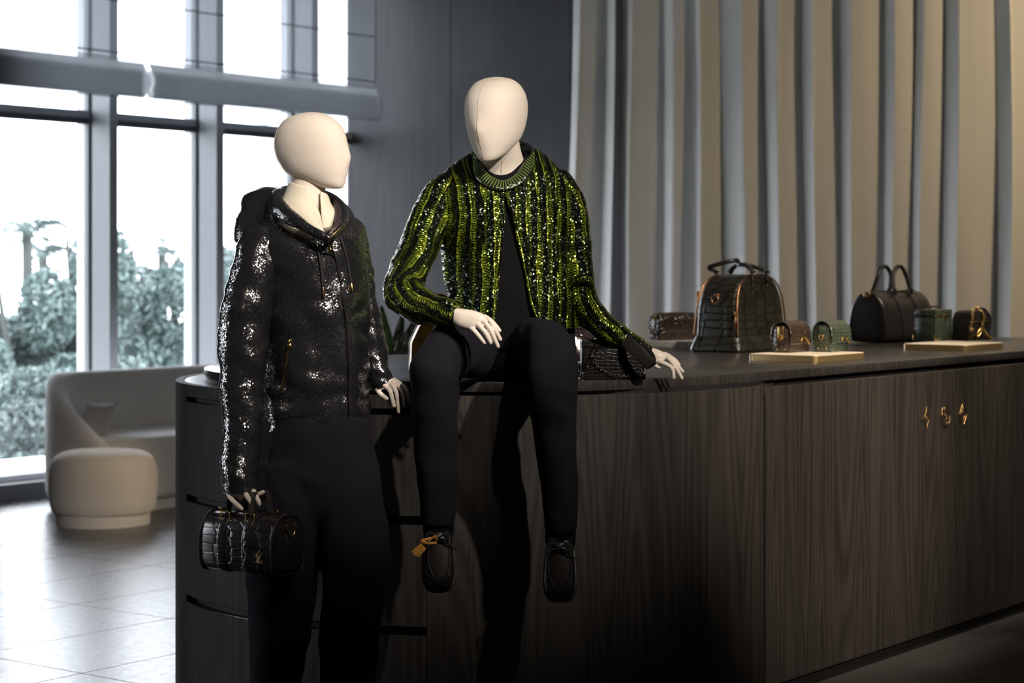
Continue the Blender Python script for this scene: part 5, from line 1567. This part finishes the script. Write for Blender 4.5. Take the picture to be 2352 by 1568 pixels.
# ---------------------------------------------------------------- seated figure
def seated():
    Y0 = 5.97
    t = Thing('seated_mannequin', 'mannequin in a green sequined jacket sitting on the counter edge', 'mannequin', (P(1160, 880, Y0)[0], 6.0, ZW1))
    s = 1.10
    loc = P(1143, 326, 5.86)
    R = Matrix.Rotation(math.radians(-118), 4, 'Z') @ Matrix.Rotation(math.radians(10), 4, 'Y') @ Matrix.Rotation(math.radians(0.5), 4, 'X')
    p = place(head_part(HEAD, s), loc, R); hd = mk('head', p[0], p[1], M_LINEN, t)
    sp = place(head_seam(s, 0.0), loc, R); mk('face_seam', sp[0], sp[1], M_SEAM, (t, hd))
    p = loft([ringpx(1108, 310, 1190, 305, Y0 - 0.08, 0.05), ringpx(1106, 345, 1194, 335, Y0 - 0.06, 0.055), ringpx(1103, 370, 1201, 360, Y0 - 0.035, 0.060), ringpx(1098, 395, 1210, 385, Y0 - 0.01, 0.068), ringpx(1088, 425, 1225, 420, Y0, 0.07)], 30, 40)
    nk = mk('neck', p[0], p[1], M_LINEN, t)
    nb = bvh_of(p)
    w = [hit(nb, *q, off=0.0003) for q in ((1152, 352), (1152, 375), (1151, 400))]
    p = tube(w, 0.0006, M=5); mk('neck_seam', p[0], p[1], M_SEAM, (t, nk))
    # black tee
    tee = [ringpx(1100, 378, 1208, 366, Y0 - 0.012, 0.100, tilt=0.75), ringpx(1070, 392, 1238, 382, Y0 - 0.005, 0.106, tilt=0.65), ringpx(1040, 415, 1275, 408, Y0, 0.105, tilt=0.35), ringpx(1020, 480, 1300, 475, Y0, 0.108), ringpx(1030, 560, 1300, 560, Y0, 0.114), ringpx(1045, 660, 1305, 660, Y0, 0.114), ringpx(1055, 760, 1310, 765, Y0 + 0.01, 0.116), ringpx(1060, 800, 1310, 805, Y0 + 0.02, 0.118)]
    p = loft(tee, 60, 72, False, True); mk('tee', p[0], p[1], M_TEE, t, label='black tee shirt')
    nc = [P(1099, 372, Y0 - .015), P(1108, 390, Y0 - .055), P(1128, 405, Y0 - .078), P(1152, 410, Y0 - .086), P(1178, 403, Y0 - .078), P(1198, 384, Y0 - .055), P(1208, 362, Y0 - .012), P(1190, 345, Y0 + .05), P(1150, 345, Y0 + .068), P(1115, 355, Y0 + .05)]
    nc = np.array(nc + [nc[0]]); nc = catmull(nc, np.linspace(0, 10, 60))[:-1]
    p = loop_tube(nc, 0.011, M=10, flat=0.45, side=(0, 0.35, 1)); mk('tee_collar', p[0], p[1], M_TEE, t)
    # jacket body with an open front
    body = [(1093, 377, 1219, 360, 0.080), (1048, 388, 1256, 374, 0.094), (1008, 412, 1296, 400, 0.104), (992, 445, 1318, 436, 0.116), (1002, 500, 1318, 494, 0.126), (1012, 560, 1314, 560, 0.130), (1022, 640, 1318, 640, 0.130), (1036, 700, 1325, 700, 0.130), (1044, 750, 1330, 754, 0.128)]
    openx = [(1154.5, 1155.5), (1156, 1157), (1157.5, 1158.5), (1158, 1163), (1160, 1177), (1154, 1190), (1147, 1207), (1142, 1219), (1138, 1238)]
    tl = [0.80, 0.66, 0.45, 0.25, 0.12, 0.04, 0, 0, 0]
    rings = [ringpx(a, b, c, d, Y0 - 0.005 + 0.01 * i / 8, e * math.sqrt(1 + tl[i] ** 2) * (1.0 if i else 1.08), tilt=tl[i]) for i, (a, b, c, d, e) in enumerate(body)]
    op = []
    for (a, b, c, d, e), (xl, xr) in zip(body, openx):
        cx, hw = (a + c) / 2, (c - a) / 2
        op.append((-math.acos(np.clip((xr - cx) / hw, -1, 1)), 2 * PI - math.acos(np.clip((xl - cx) / hw, -1, 1))))
    pb = loft(rings, 100, 110, opening=op)
    pb = wrinkle(pb, 0.006, (10, 10, 4), 5.5, 0.004, (12, 12, 4))
    uvj = [(v[0] * 1.12 + 0.25 * (v[1] - 5.9), q[1]) for v, q in zip(pb[0], pb[2])]      # bands run straight down
    jk = mk('jacket', pb[0], pb[1], M_GSEQ, t, uv=uvj, label='green and black sequined knit jacket')
    md = jk.modifiers.new('t', 'SOLIDIFY'); md.thickness = 0.006; md.offset = 0
    sl = [([(1060, 418), (1024, 436), (990, 495), (963, 570), (934, 632), (926, 672), (952, 697), (992, 710), (1022, 718), (1043, 723)], [5.97, 5.96, 5.93, 5.87, 5.78, 5.70, 5.64, 5.585, 5.545, 5.52], [16, 35, 41, 42, 43, 41, 38, 34, 29, 24]),
          ([(1250, 408), (1284, 428), (1312, 490), (1320, 560), (1326, 630), (1334, 685), (1362, 726), (1402, 758), (1440, 783), (1472, 802)], [5.97, 5.97, 5.97, 5.97, 5.97, 5.97, 5.98, 5.995, 6.01, 6.02], [16, 35, 37, 36, 35, 34, 31, 27, 22, 18])]
    bv = [pb]
    for pts, ys, rs in sl:
        w = [P(a, b, y) for (a, b), y in zip(pts, ys)]
        # rounded shoulder start
        p = tube(w, [r / F * y for r, y in zip(rs, ys)], K=90, M=48, flat=1.05, side=(0, 1, 0))
        p = wrinkle(p, 0.007, (13, 13, 13), pts[0][0] * 0.1, 0.004, (12, 12, 20))
        mk('sleeve', p[0], p[1], M_GSEQ, (t, jk), uv=p[2]); bv.append(p)
        # ribbed cuff
        p = tube([w[-1] * 1.5 - w[-2] * 0.5, w[-1] * 0.6 + w[-2] * 0.4], [rs[-1] / F * ys[-1] * 1.06] * 2, K=4, M=40, side=(0, 1, 0)); mk('cuff', p[0], p[1], M_GSEQ, (t, jk), uv=p[2])
    # shoulder caps
    # creased fold at the elbow of the resting arm
    p = tube([P(1306, 668, 5.94), P(1318, 648, 5.91), P(1338, 640, 5.91), P(1354, 648, 5.93), P(1360, 668, 5.95)], [0.010, 0.014, 0.015, 0.014, 0.008], K=30, M=14); mk('elbow_fold', p[0], p[1], M_GSEQ, (t, jk), uv=p[2])
    # ribbed collar band: many short ribs on a closed ring
    cc = [P(1091, 370, Y0 - .02), P(1098, 391, Y0 - .066), P(1120, 414, Y0 - .098), P(1156, 426, Y0 - .110), P(1190, 412, Y0 - .100), P(1213, 384, Y0 - .068), P(1222, 358, Y0 - .02), P(1200, 338, Y0 + .055), P(1152, 334, Y0 + .080), P(1108, 346, Y0 + .055)]
    cc = np.array(cc + [cc[0]]); cc = catmull(cc, np.linspace(0, 10, 121))[:-1]
    p = loop_tube(cc, 0.0185, M=16, flat=0.28, side=(0, 0.62, 1)); cl = mk('collar', p[0], p[1], M_BSEQ, (t, jk), uv=p[2])
    pr = []
    for i in range(0, 120, 2):
        c = cc[i]; T = cc[(i + 1) % 120] - cc[i - 1]; T /= np.linalg.norm(T)
        a = np.array((0, 0.55, 1.0)); a = a - T * np.dot(a, T); a /= np.linalg.norm(a); b = np.cross(T, a)
        cen = np.mean(cc, axis=0); 
        if np.dot(b, c - cen) < 0: b = -b
        pr.append(tube([c + a * 0.017 + b * 0.001, c + a * 0.006 + b * 0.0052, c - a * 0.008 + b * 0.0048, c - a * 0.018 + b * 0.001], 0.0017, K=8, M=6))
    p = join(*pr); o = mk('collar_ribs', p[0], p[1], M_GRIB, (t, jk)); o['kind'] = 'stuff'
    # small knit edge down both fronts
    B = bvh_of(*bv)
    for xs in (((1157, 440), (1159, 500), (1152, 560), (1146, 640), (1141, 700), (1138, 748)), ((1164, 440), (1178, 500), (1191, 560), (1208, 640), (1220, 700), (1239, 750))):
        w = [hit(B, q[0] + (-4 if xs[0][0] < 1160 else 4), q[1], off=0.002, fallback=5.85) for q in xs]
        p = tube(w, 0.005, K=50, M=8, flat=0.6); mk('front_edge', p[0], p[1], M_GSEQ, (t, jk), uv=p[2])
    w = [hit(B, *q, off=0.001) for q in ((1050, 745), (1070, 749), (1095, 750), (1120, 748), (1136, 745))]
    # trousers: pelvis, two thighs that turn down at the knee
    X = np.array([1.0, 0, 0])
    def leg(pts, wid, thk):
        rings = []
        C = np.array([P(*q) for q in pts])
        T = np.gradient(C, axis=0)
        for c, T_, w_, h_ in zip(C, T, wid, thk):
            T_ = T_ / np.linalg.norm(T_)
            a = X - T_ * np.dot(X, T_); a /= np.linalg.norm(a)
            b = np.cross(T_, a)
            rings.append((c, a * w_, b * h_))
        return loft(rings, 110, 56, n=2.3)
    px5 = lambda q: q / F * 5.55
    la = leg([(1120, 806, 6.06), (1085, 801, 5.88), (1046, 802, 5.72), (1026, 814, 5.60), (996, 856, 5.545), (998, 905, 5.555), (1000, 970, 5.575), (1001, 1050, 5.59), (1006, 1130, 5.60), (1007, 1200, 5.605)],
             [px5(60), px5(56), px5(48), px5(46), px5(57), px5(53), px5(49), px5(46), px5(42), px5(40)], [0.090, 0.086, 0.082, 0.085, 0.085, 0.080, 0.074, 0.070, 0.066, 0.064])
    lb = leg([(1195, 806, 6.06), (1222, 801, 5.88), (1248, 800, 5.72), (1260, 810, 5.60), (1267, 850, 5.545), (1268, 905, 5.555), (1272, 970, 5.575), (1280, 1050, 5.59), (1286, 1130, 5.60), (1287, 1216, 5.605)],
             [px5(62), px5(58), px5(55), px5(55), px5(57), px5(56), px5(51), px5(44), px5(39), px5(36)], [0.090, 0.086, 0.082, 0.085, 0.085, 0.080, 0.074, 0.070, 0.066, 0.064])
    pel = loft([ringpx(1062, 742, 1318, 745, Y0 + 0.02, 0.112), ringpx(1058, 790, 1320, 792, Y0 + 0.03, 0.125), ringpx(1055, 835, 1322, 838, Y0 + 0.05, 0.13), ringpx(1075, 862, 1300, 862, Y0 + 0.06, 0.11)], 30, 60)
    # open hems: cut the leg ends hollow by removing the caps after fusing is not needed, the sock fills them
    p = remeshed(join(la, lb, pel), 0.0075, 3)
    p = wrinkle(p, 0.008, (10, 10, 4), 6.1, 0.005, (7, 7, 10))
    # keep cloth off the worktop
    V = []
    for v in p[0]:
        v = np.array(v)
        if v[1] > 5.84 and v[2] < ZW1 + 0.001: v[2] = ZW1 + 0.001
        V.append(tuple(v))
    p = (V, p[1], None)
    tr = mk('trousers', p[0], p[1], M_NAVY, t, label='dark navy trousers, knees bent over the counter edge')
    tb = bvh_of(p)
    # socks and shoes
    for k, (px, py, sx, sy, pit, yaw, roll) in enumerate(((1008, 1175, 1006, 1256, 66, 180 + 4, 0), (1288, 1190, 1286, 1277, 68, 180 - 2, 0))):
        a = P(px, py - 30, 5.605); b = P(sx + 1, sy - 34, 5.59)
        p = tube([a, (a + b) / 2, b], [0.042, 0.043, 0.043], K=14, M=28, round_ends=True); mk('sock', p[0], p[1], M_SOCK, t)
        c = P(sx, sy - 2, 5.605)
        up, M_ = shoe(t, c, math.radians(pit), math.radians(yaw), 'black pleated moccasin, toe pointing down', roll=roll, scale=0.92)
        if k == 0:
            # tan leather luggage tag tied to the laces
            q = [P(1004, 1237, 5.50), P(990, 1236, 5.485), P(972, 1240, 5.48), P(968, 1243, 5.48), P(985, 1247, 5.475), P(1003, 1246, 5.49)]
            p = tube(q, 0.0036, K=40, M=8, flat=0.35, side=(0, 0.2, 1)); mk('tag_strap', p[0], p[1], M_ORANGE, (t, up))
            q = [P(1005, 1233, 5.49), P(997, 1232, 5.478), P(988, 1240, 5.472), P(978, 1250, 5.47)]
            p = tube(q, 0.0036, K=24, M=8, flat=0.35, side=(0.6, 0.2, 0.6)); mk('tag_strap', p[0], p[1], M_ORANGE, (t, up))
            cs = [(966.5, 1247), (979, 1258), (978, 1262), (962, 1279), (950, 1274), (945.5, 1265)]
            V = [P(a_, b_, 5.470) for a_, b_ in cs] + [P(a_, b_, 5.476) for a_, b_ in cs]
            n = len(cs); Fc = [tuple(range(n)), tuple(range(2 * n - 1, n - 1, -1))] + [(i, (i + 1) % n, n + (i + 1) % n, n + i) for i in range(n)]
            o = mk('luggage_tag', V, Fc, M_ORANGE, (t, up), smooth=False, label='small tan leather luggage tag')
    # hands
    yh = 5.50
    hand(t, t.o, [(1040, 745, 1044, 706, yh + .01, 0.024), (1050, 751, 1062, 709, yh, 0.024), (1066, 756, 1086, 712, yh - .01, 0.021), (1078, 758, 1106, 719, yh - .018, 0.017), (1088, 757, 1116, 726, yh - .022, 0.012)],
         [([(1077, 749, yh - .02), (1087, 757, yh - .03), (1098, 769, yh - .033), (1107, 780, yh - .032), (1113, 787, yh - .03)], 6.2, 4.9),
          ([(1092, 742, yh - .022), (1103, 750, yh - .036), (1114, 763, yh - .04), (1122, 777, yh - .039), (1127, 787, yh - .036)], 6.4, 5.0),
          ([(1104, 734, yh - .02), (1116, 743, yh - .034), (1128, 760, yh - .04), (1137, 780, yh - .04), (1143.5, 795, yh - .036)], 6.4, 5.0),
          ([(1113, 727, yh - .014), (1125, 735, yh - .024), (1136, 752, yh - .03), (1143, 767, yh - .03), (1149, 779, yh - .027)], 6.0, 4.7),
          ([(1108, 726, yh + .002), (1126, 735, yh + .008), (1140, 750, yh + .004), (1147, 759, yh)], 6.0, 5.0)], yh, label='cream mannequin hand resting on the thigh')
    yh = 6.03
    hand(t, t.o, [(1470, 816, 1478, 788, yh, 0.020), (1488, 829, 1496, 797, yh, 0.022), (1503, 838, 1514, 803, yh - .005, 0.021), (1514, 840, 1528, 811, yh - .008, 0.017), (1520, 836, 1532, 816, yh - .01, 0.012)],
         [([(1510, 830, yh - .02), (1522, 833, yh - .032), (1540, 842, yh - .04), (1546, 852, yh - .042), (1547.5, 867, yh - .042)], 6.0, 4.4),
          ([(1526, 818, yh - .012), (1537, 824, yh - .022), (1550, 840, yh - .03), (1558, 853, yh - .033), (1566, 868, yh - .034)], 5.8, 4.3),
          ([(1528, 815, yh + .0), (1540, 823, yh - .008), (1552, 834, yh - .012), (1561, 845, yh - .014), (1568, 853, yh - .014)], 5.4, 4.2),
          ([(1526, 812, yh + .012), (1538, 818, yh + .012), (1552, 828, yh + .012), (1560, 838, yh + .012)], 5.0, 4.0),
          ([(1500, 834, yh - .015), (1508, 841, yh - .02), (1516, 843, yh - .022)], 5.6, 4.6)], yh, label='cream mannequin hand leaning on the worktop')
M_GRIB = plain('green_rib_knit', (0.16, 0.27, 0.03), 0.35, metal=0.3, bump=(700, 0.5, 0.002))
seated()

# ---------------------------------------------------------------- black box bag with wide strap beside the seated figure
def strap_bag():
    c = P(1408, 868, 5.99)
    t = Thing('box_handbag', 'black box bag with wide strap and dark chain at the mannequin wrist', 'handbag', (c[0] - 0.002, 6.035, ZW1), math.radians(3))
    w, d, h = 0.186, 0.075, 0.118
    p = prism(rounded_rect(-w / 2, w / 2, 0, h, 0.012), -d / 2, d / 2, 'y', 0.006, 2); mk('body', p[0], p[1], M_CROC_BK, t, world=False, sharp=40)
    p = prism(rounded_rect(-w / 2 - 0.001, w / 2 + 0.001, h * 0.78, h + 0.004, 0.008), -d / 2 - 0.002, d / 2 + 0.002, 'y', 0.003, 2); lid = mk('lid', p[0], p[1], M_CROC_BK, t, world=False, sharp=40)
    p = box(-0.05, 0.05, -0.030, 0.030, h + 0.003, h + 0.006, 0.001, 1); mk('top_panel', p[0], p[1], M_BRASS, (t, lid), world=False)
    for x in (-w / 2, w / 2):
        p = box(x - 0.006, x + 0.006, -d / 2 - 0.004, -d / 2 + 0.01, 0.0, 0.024, 0.003, 2); mk('corner_guard', p[0], p[1], M_GUN, t, world=False)
    # chain swag on the front
    pts = [(-0.062, -d / 2 - 0.006, h * 0.52), (-0.045, -d / 2 - 0.007, h * 0.33), (-0.01, -d / 2 - 0.007, h * 0.15), (0.03, -d / 2 - 0.007, h * 0.10), (0.07, -d / 2 - 0.007, h * 0.14), (0.09, -d / 2 - 0.006, h * 0.22)]
    p = chain(catmull(np.array(pts), np.linspace(0, 5, 60)), 0.010, 0.0012, 0.0034); o = mk('chain', p[0], p[1], M_GUN, t, world=False); o['kind'] = 'stuff'
    # large elongated links at the left
    def link(c0, c1, wd=0.006):
        c0, c1 = np.array(c0), np.array(c1); m = (c0 + c1) / 2; ax = (c1 - c0) / 2; sd = np.cross(ax, (0, 1, 0)); sd = sd / np.linalg.norm(sd) * wd
        pr = []
        for a in np.linspace(0, 2 * PI, 24, endpoint=False):
            x = math.copysign(abs(math.cos(a)) ** 0.5, math.cos(a)); z = math.copysign(abs(math.sin(a)) ** 0.5, math.sin(a))
            pr.append(m + ax * x + sd * z)
        return loop_tube(pr, 0.0016, M=6, side=(0, 1, 0))
    for a, b in (((-0.066, -d / 2 - 0.008, 0.070), (-0.042, -d / 2 - 0.008, 0.115)), ((-0.050, -d / 2 - 0.004, 0.112), (-0.020, -d / 2 + 0.01, 0.135)), ((-0.078, -d / 2 - 0.008, 0.040), (-0.062, -d / 2 - 0.008, 0.074))):
        p = link(a, b); mk('large_link', p[0], p[1], M_GUN, t, world=False)
    for x in (-w / 2 - 0.004, w / 2 + 0.003):
        p = loop_tube([(x, 0.010 * math.cos(a), 0.035 + 0.012 * math.sin(a)) for a in np.linspace(0, 2 * PI, 18, endpoint=False)], 0.0022, side=(1, 0, 0)); mk('side_ring', p[0], p[1], M_GUN, t, world=False)
    # wide leather strap: from the lid over the front corner and round the wrist
    w_ = [P(1424, 764, 6.02), P(1445, 788, 5.955), P(1470, 812, 5.93), P(1490, 834, 5.93), P(1497, 842, 5.94)]
    p = tube(w_, [0.019, 0.020, 0.020, 0.019, 0.017], K=30, M=12, flat=0.12, side=(0.75, -0.3, 0.62)); mk('wide_strap', p[0], p[1], M_STRAP, t, sharp=50)
    w_ = [P(1497, 842, 5.945), P(1499, 836, 5.975), P(1497, 824, 5.99), P(1486, 806, 5.985), P(1468, 790, 6.0), P(1440, 770, 6.06)]
    p = tube(w_, [0.010, 0.013, 0.014, 0.014, 0.013, 0.012], K=40, M=12, flat=0.14, side=(0.75, -0.5, 0.62)); mk('wide_strap', p[0], p[1], M_STRAP, t, sharp=50)
strap_bag()

# ---------------------------------------------------------------- boston bag held by the standing figure
def boston():
    yb = 5.41
    c = P(578, 1310, yb)
    rz = math.radians(-33)
    t = Thing('boston_bag', 'small dark crocodile barrel bag hanging from the standing mannequin hand', 'handbag', (c[0], yb, c[2]), rz)
    L, D, H = 0.252, 0.135, 0.158
    def prof(k=1.0, n=44):
        out = []
        for i in range(n):
            a = -PI / 2 + 2 * PI * i / n
            y, z = math.cos(a), math.sin(a)
            e = 0.5 if z < 0 else 0.92
            zz = H / 2 + math.copysign(abs(z) ** e, z) * H / 2 * k
            yy = math.copysign(abs(y) ** (0.42 if z < 0 else 0.80), y) * D / 2 * k
            out.append((yy, zz))
        return out
    p = prism(prof()[::-1], -L / 2, L / 2, 'x', 0.004, 2); mk('body', p[0], p[1], M_CROC_DK, t, world=False, sharp=40)
    for x in (-L / 2, L / 2):
        p = loop_tube([(x, y * 1.01, (z - H / 2) * 1.01 + H / 2) for y, z in prof()], 0.0032, M=8, side=(1, 0, 0)); mk('piping', p[0], p[1], M_LEATHER, t, world=False)
        q = [(y, z) for y, z in prof(0.86)]
        p = prism(q[::-1], x - 0.002 if x > 0 else x - 0.005, x + 0.005 if x > 0 else x + 0.002, 'x', 0.002, 2); mk('end_panel', p[0], p[1], M_LEATHER, t, world=False, sharp=40)
    p = box(L / 2 + 0.004, L / 2 + 0.0085, -0.016, 0.016, 0.012, 0.120, 0.002, 1); mk('end_strap', p[0], p[1], M_LEATHER, t, world=False)
    p = tube([(L / 2 + 0.010, -0.016, 0.135), (L / 2 + 0.012, -0.016, 0.118), (L / 2 + 0.012, -0.008, 0.106), (L / 2 + 0.012, 0.0, 0.103), (L / 2 + 0.012, 0.008, 0.106), (L / 2 + 0.012, 0.016, 0.118), (L / 2 + 0.010, 0.016, 0.135)], 0.0022, K=40, M=8); mk('d_ring', p[0], p[1], M_GOLD, t, world=False)
    # straps round the body
    for x in (-0.052, 0.036):
        pts = [(x, y * 1.02, (z - H / 2) * 1.02 + H / 2) for y, z in prof(1.0, 60)]
        p = loop_tube(pts, 0.0145, M=10, flat=0.13, side=(1, 0, 0)); mk('band', p[0], p[1], M_CROC_DK, t, world=False)
    # handles and their fittings
    for sg in (-1, 1):
        y0 = sg * 0.036
        top = 0.192
        pts = [(-0.052, y0, H - 0.012), (-0.052, y0 * 0.9, H + 0.020), (-0.047, y0 * 0.7, H + 0.055), (-0.028, y0 * 0.5, top - 0.005), (-0.008, y0 * 0.5, top), (0.012, y0 * 0.5, top - 0.005), (0.031, y0 * 0.7, H + 0.055), (0.036, y0 * 0.9, H + 0.020), (0.036, y0, H - 0.012)]
        p = tube(pts, 0.0115, K=70, M=12, flat=0.38, side=(1, 0, 0) if False else (0, 1, 0), n=2.5); h = mk('handle', p[0], p[1], M_STRAP, t, world=False)
        for x in (-0.052, 0.036):
            p = loop_tube([(x + a, y0 * 1.25 + sg * 0.004, b) for a, b in rounded_rect(-0.0155, 0.0155, H - 0.030, H + 0.004, 0.004, 3)], 0.0018, M=6, side=(0, 1, 0)); mk('handle_ring', p[0], p[1], M_GOLD, (t, h), world=False)
            c2 = (x, sg * (D / 2 * 0.80), H - 0.038)
            p = tube([(c2[0], c2[1] - sg * 0.004, c2[2]), (c2[0], c2[1] + sg * 0.006, c2[2] + 0.004)], 0.0048, K=2, M=12); mk('rivet', p[0], p[1], M_GOLD, t, world=False)
    p = tube([(-L / 2 + 0.01, 0, H + 0.001), (0, 0, H + 0.001), (L / 2 - 0.01, 0, H + 0.001)], 0.004, M=8, flat=0.5); mk('zip', p[0], p[1], M_GUN, t, world=False)
    p = box(-L / 2 + 0.012, -L / 2 + 0.028, -0.006, 0.006, H, H + 0.008, 0.002, 2); mk('zip_pull', p[0], p[1], M_GOLD, t, world=False)
    # monogram: slanted serif L over a V, flat gold inlay on the front face
    yf = -D / 2 - 0.0012
    def bar(pts): return prism(pts, yf - 0.0012, yf + 0.004, 'y')
    ox, oz, k = 0.082, 0.048, 0.0115
    def S(pts): return [(ox + a * k, oz + b * k) for a, b in pts]
    Lp = join(bar(S([(-0.55, -0.85), (-0.30, -0.85), (0.05, 0.45), (-0.20, 0.45)])), bar(S([(-0.85, -1.0), (0.85, -1.0), (0.85, -0.85), (-0.85, -0.85)])), bar(S([(0.62, -0.85), (0.85, -0.85), (0.95, -0.45), (0.85, -0.45)])), bar(S([(-0.40, 0.45), (0.25, 0.45), (0.25, 0.56), (-0.40, 0.56)])))
    mk('letter_l', Lp[0], Lp[1], M_INLAY, t, world=False, smooth=False)
    Vp = join(bar(S([(-0.72, 1.0), (-0.42, 1.0), (0.12, -0.62), (0.02, -0.80)])), bar(S([(0.62, 1.0), (0.76, 1.0), (0.12, -0.70), (0.02, -0.62)])), bar(S([(-0.95, 1.0), (-0.20, 1.0), (-0.20, 1.11), (-0.95, 1.11)])), bar(S([(0.40, 1.0), (1.0, 1.0), (1.0, 1.11), (0.40, 1.11)])))
    mk('letter_v', Vp[0], Vp[1], M_INLAY, t, world=False, smooth=False)
boston()
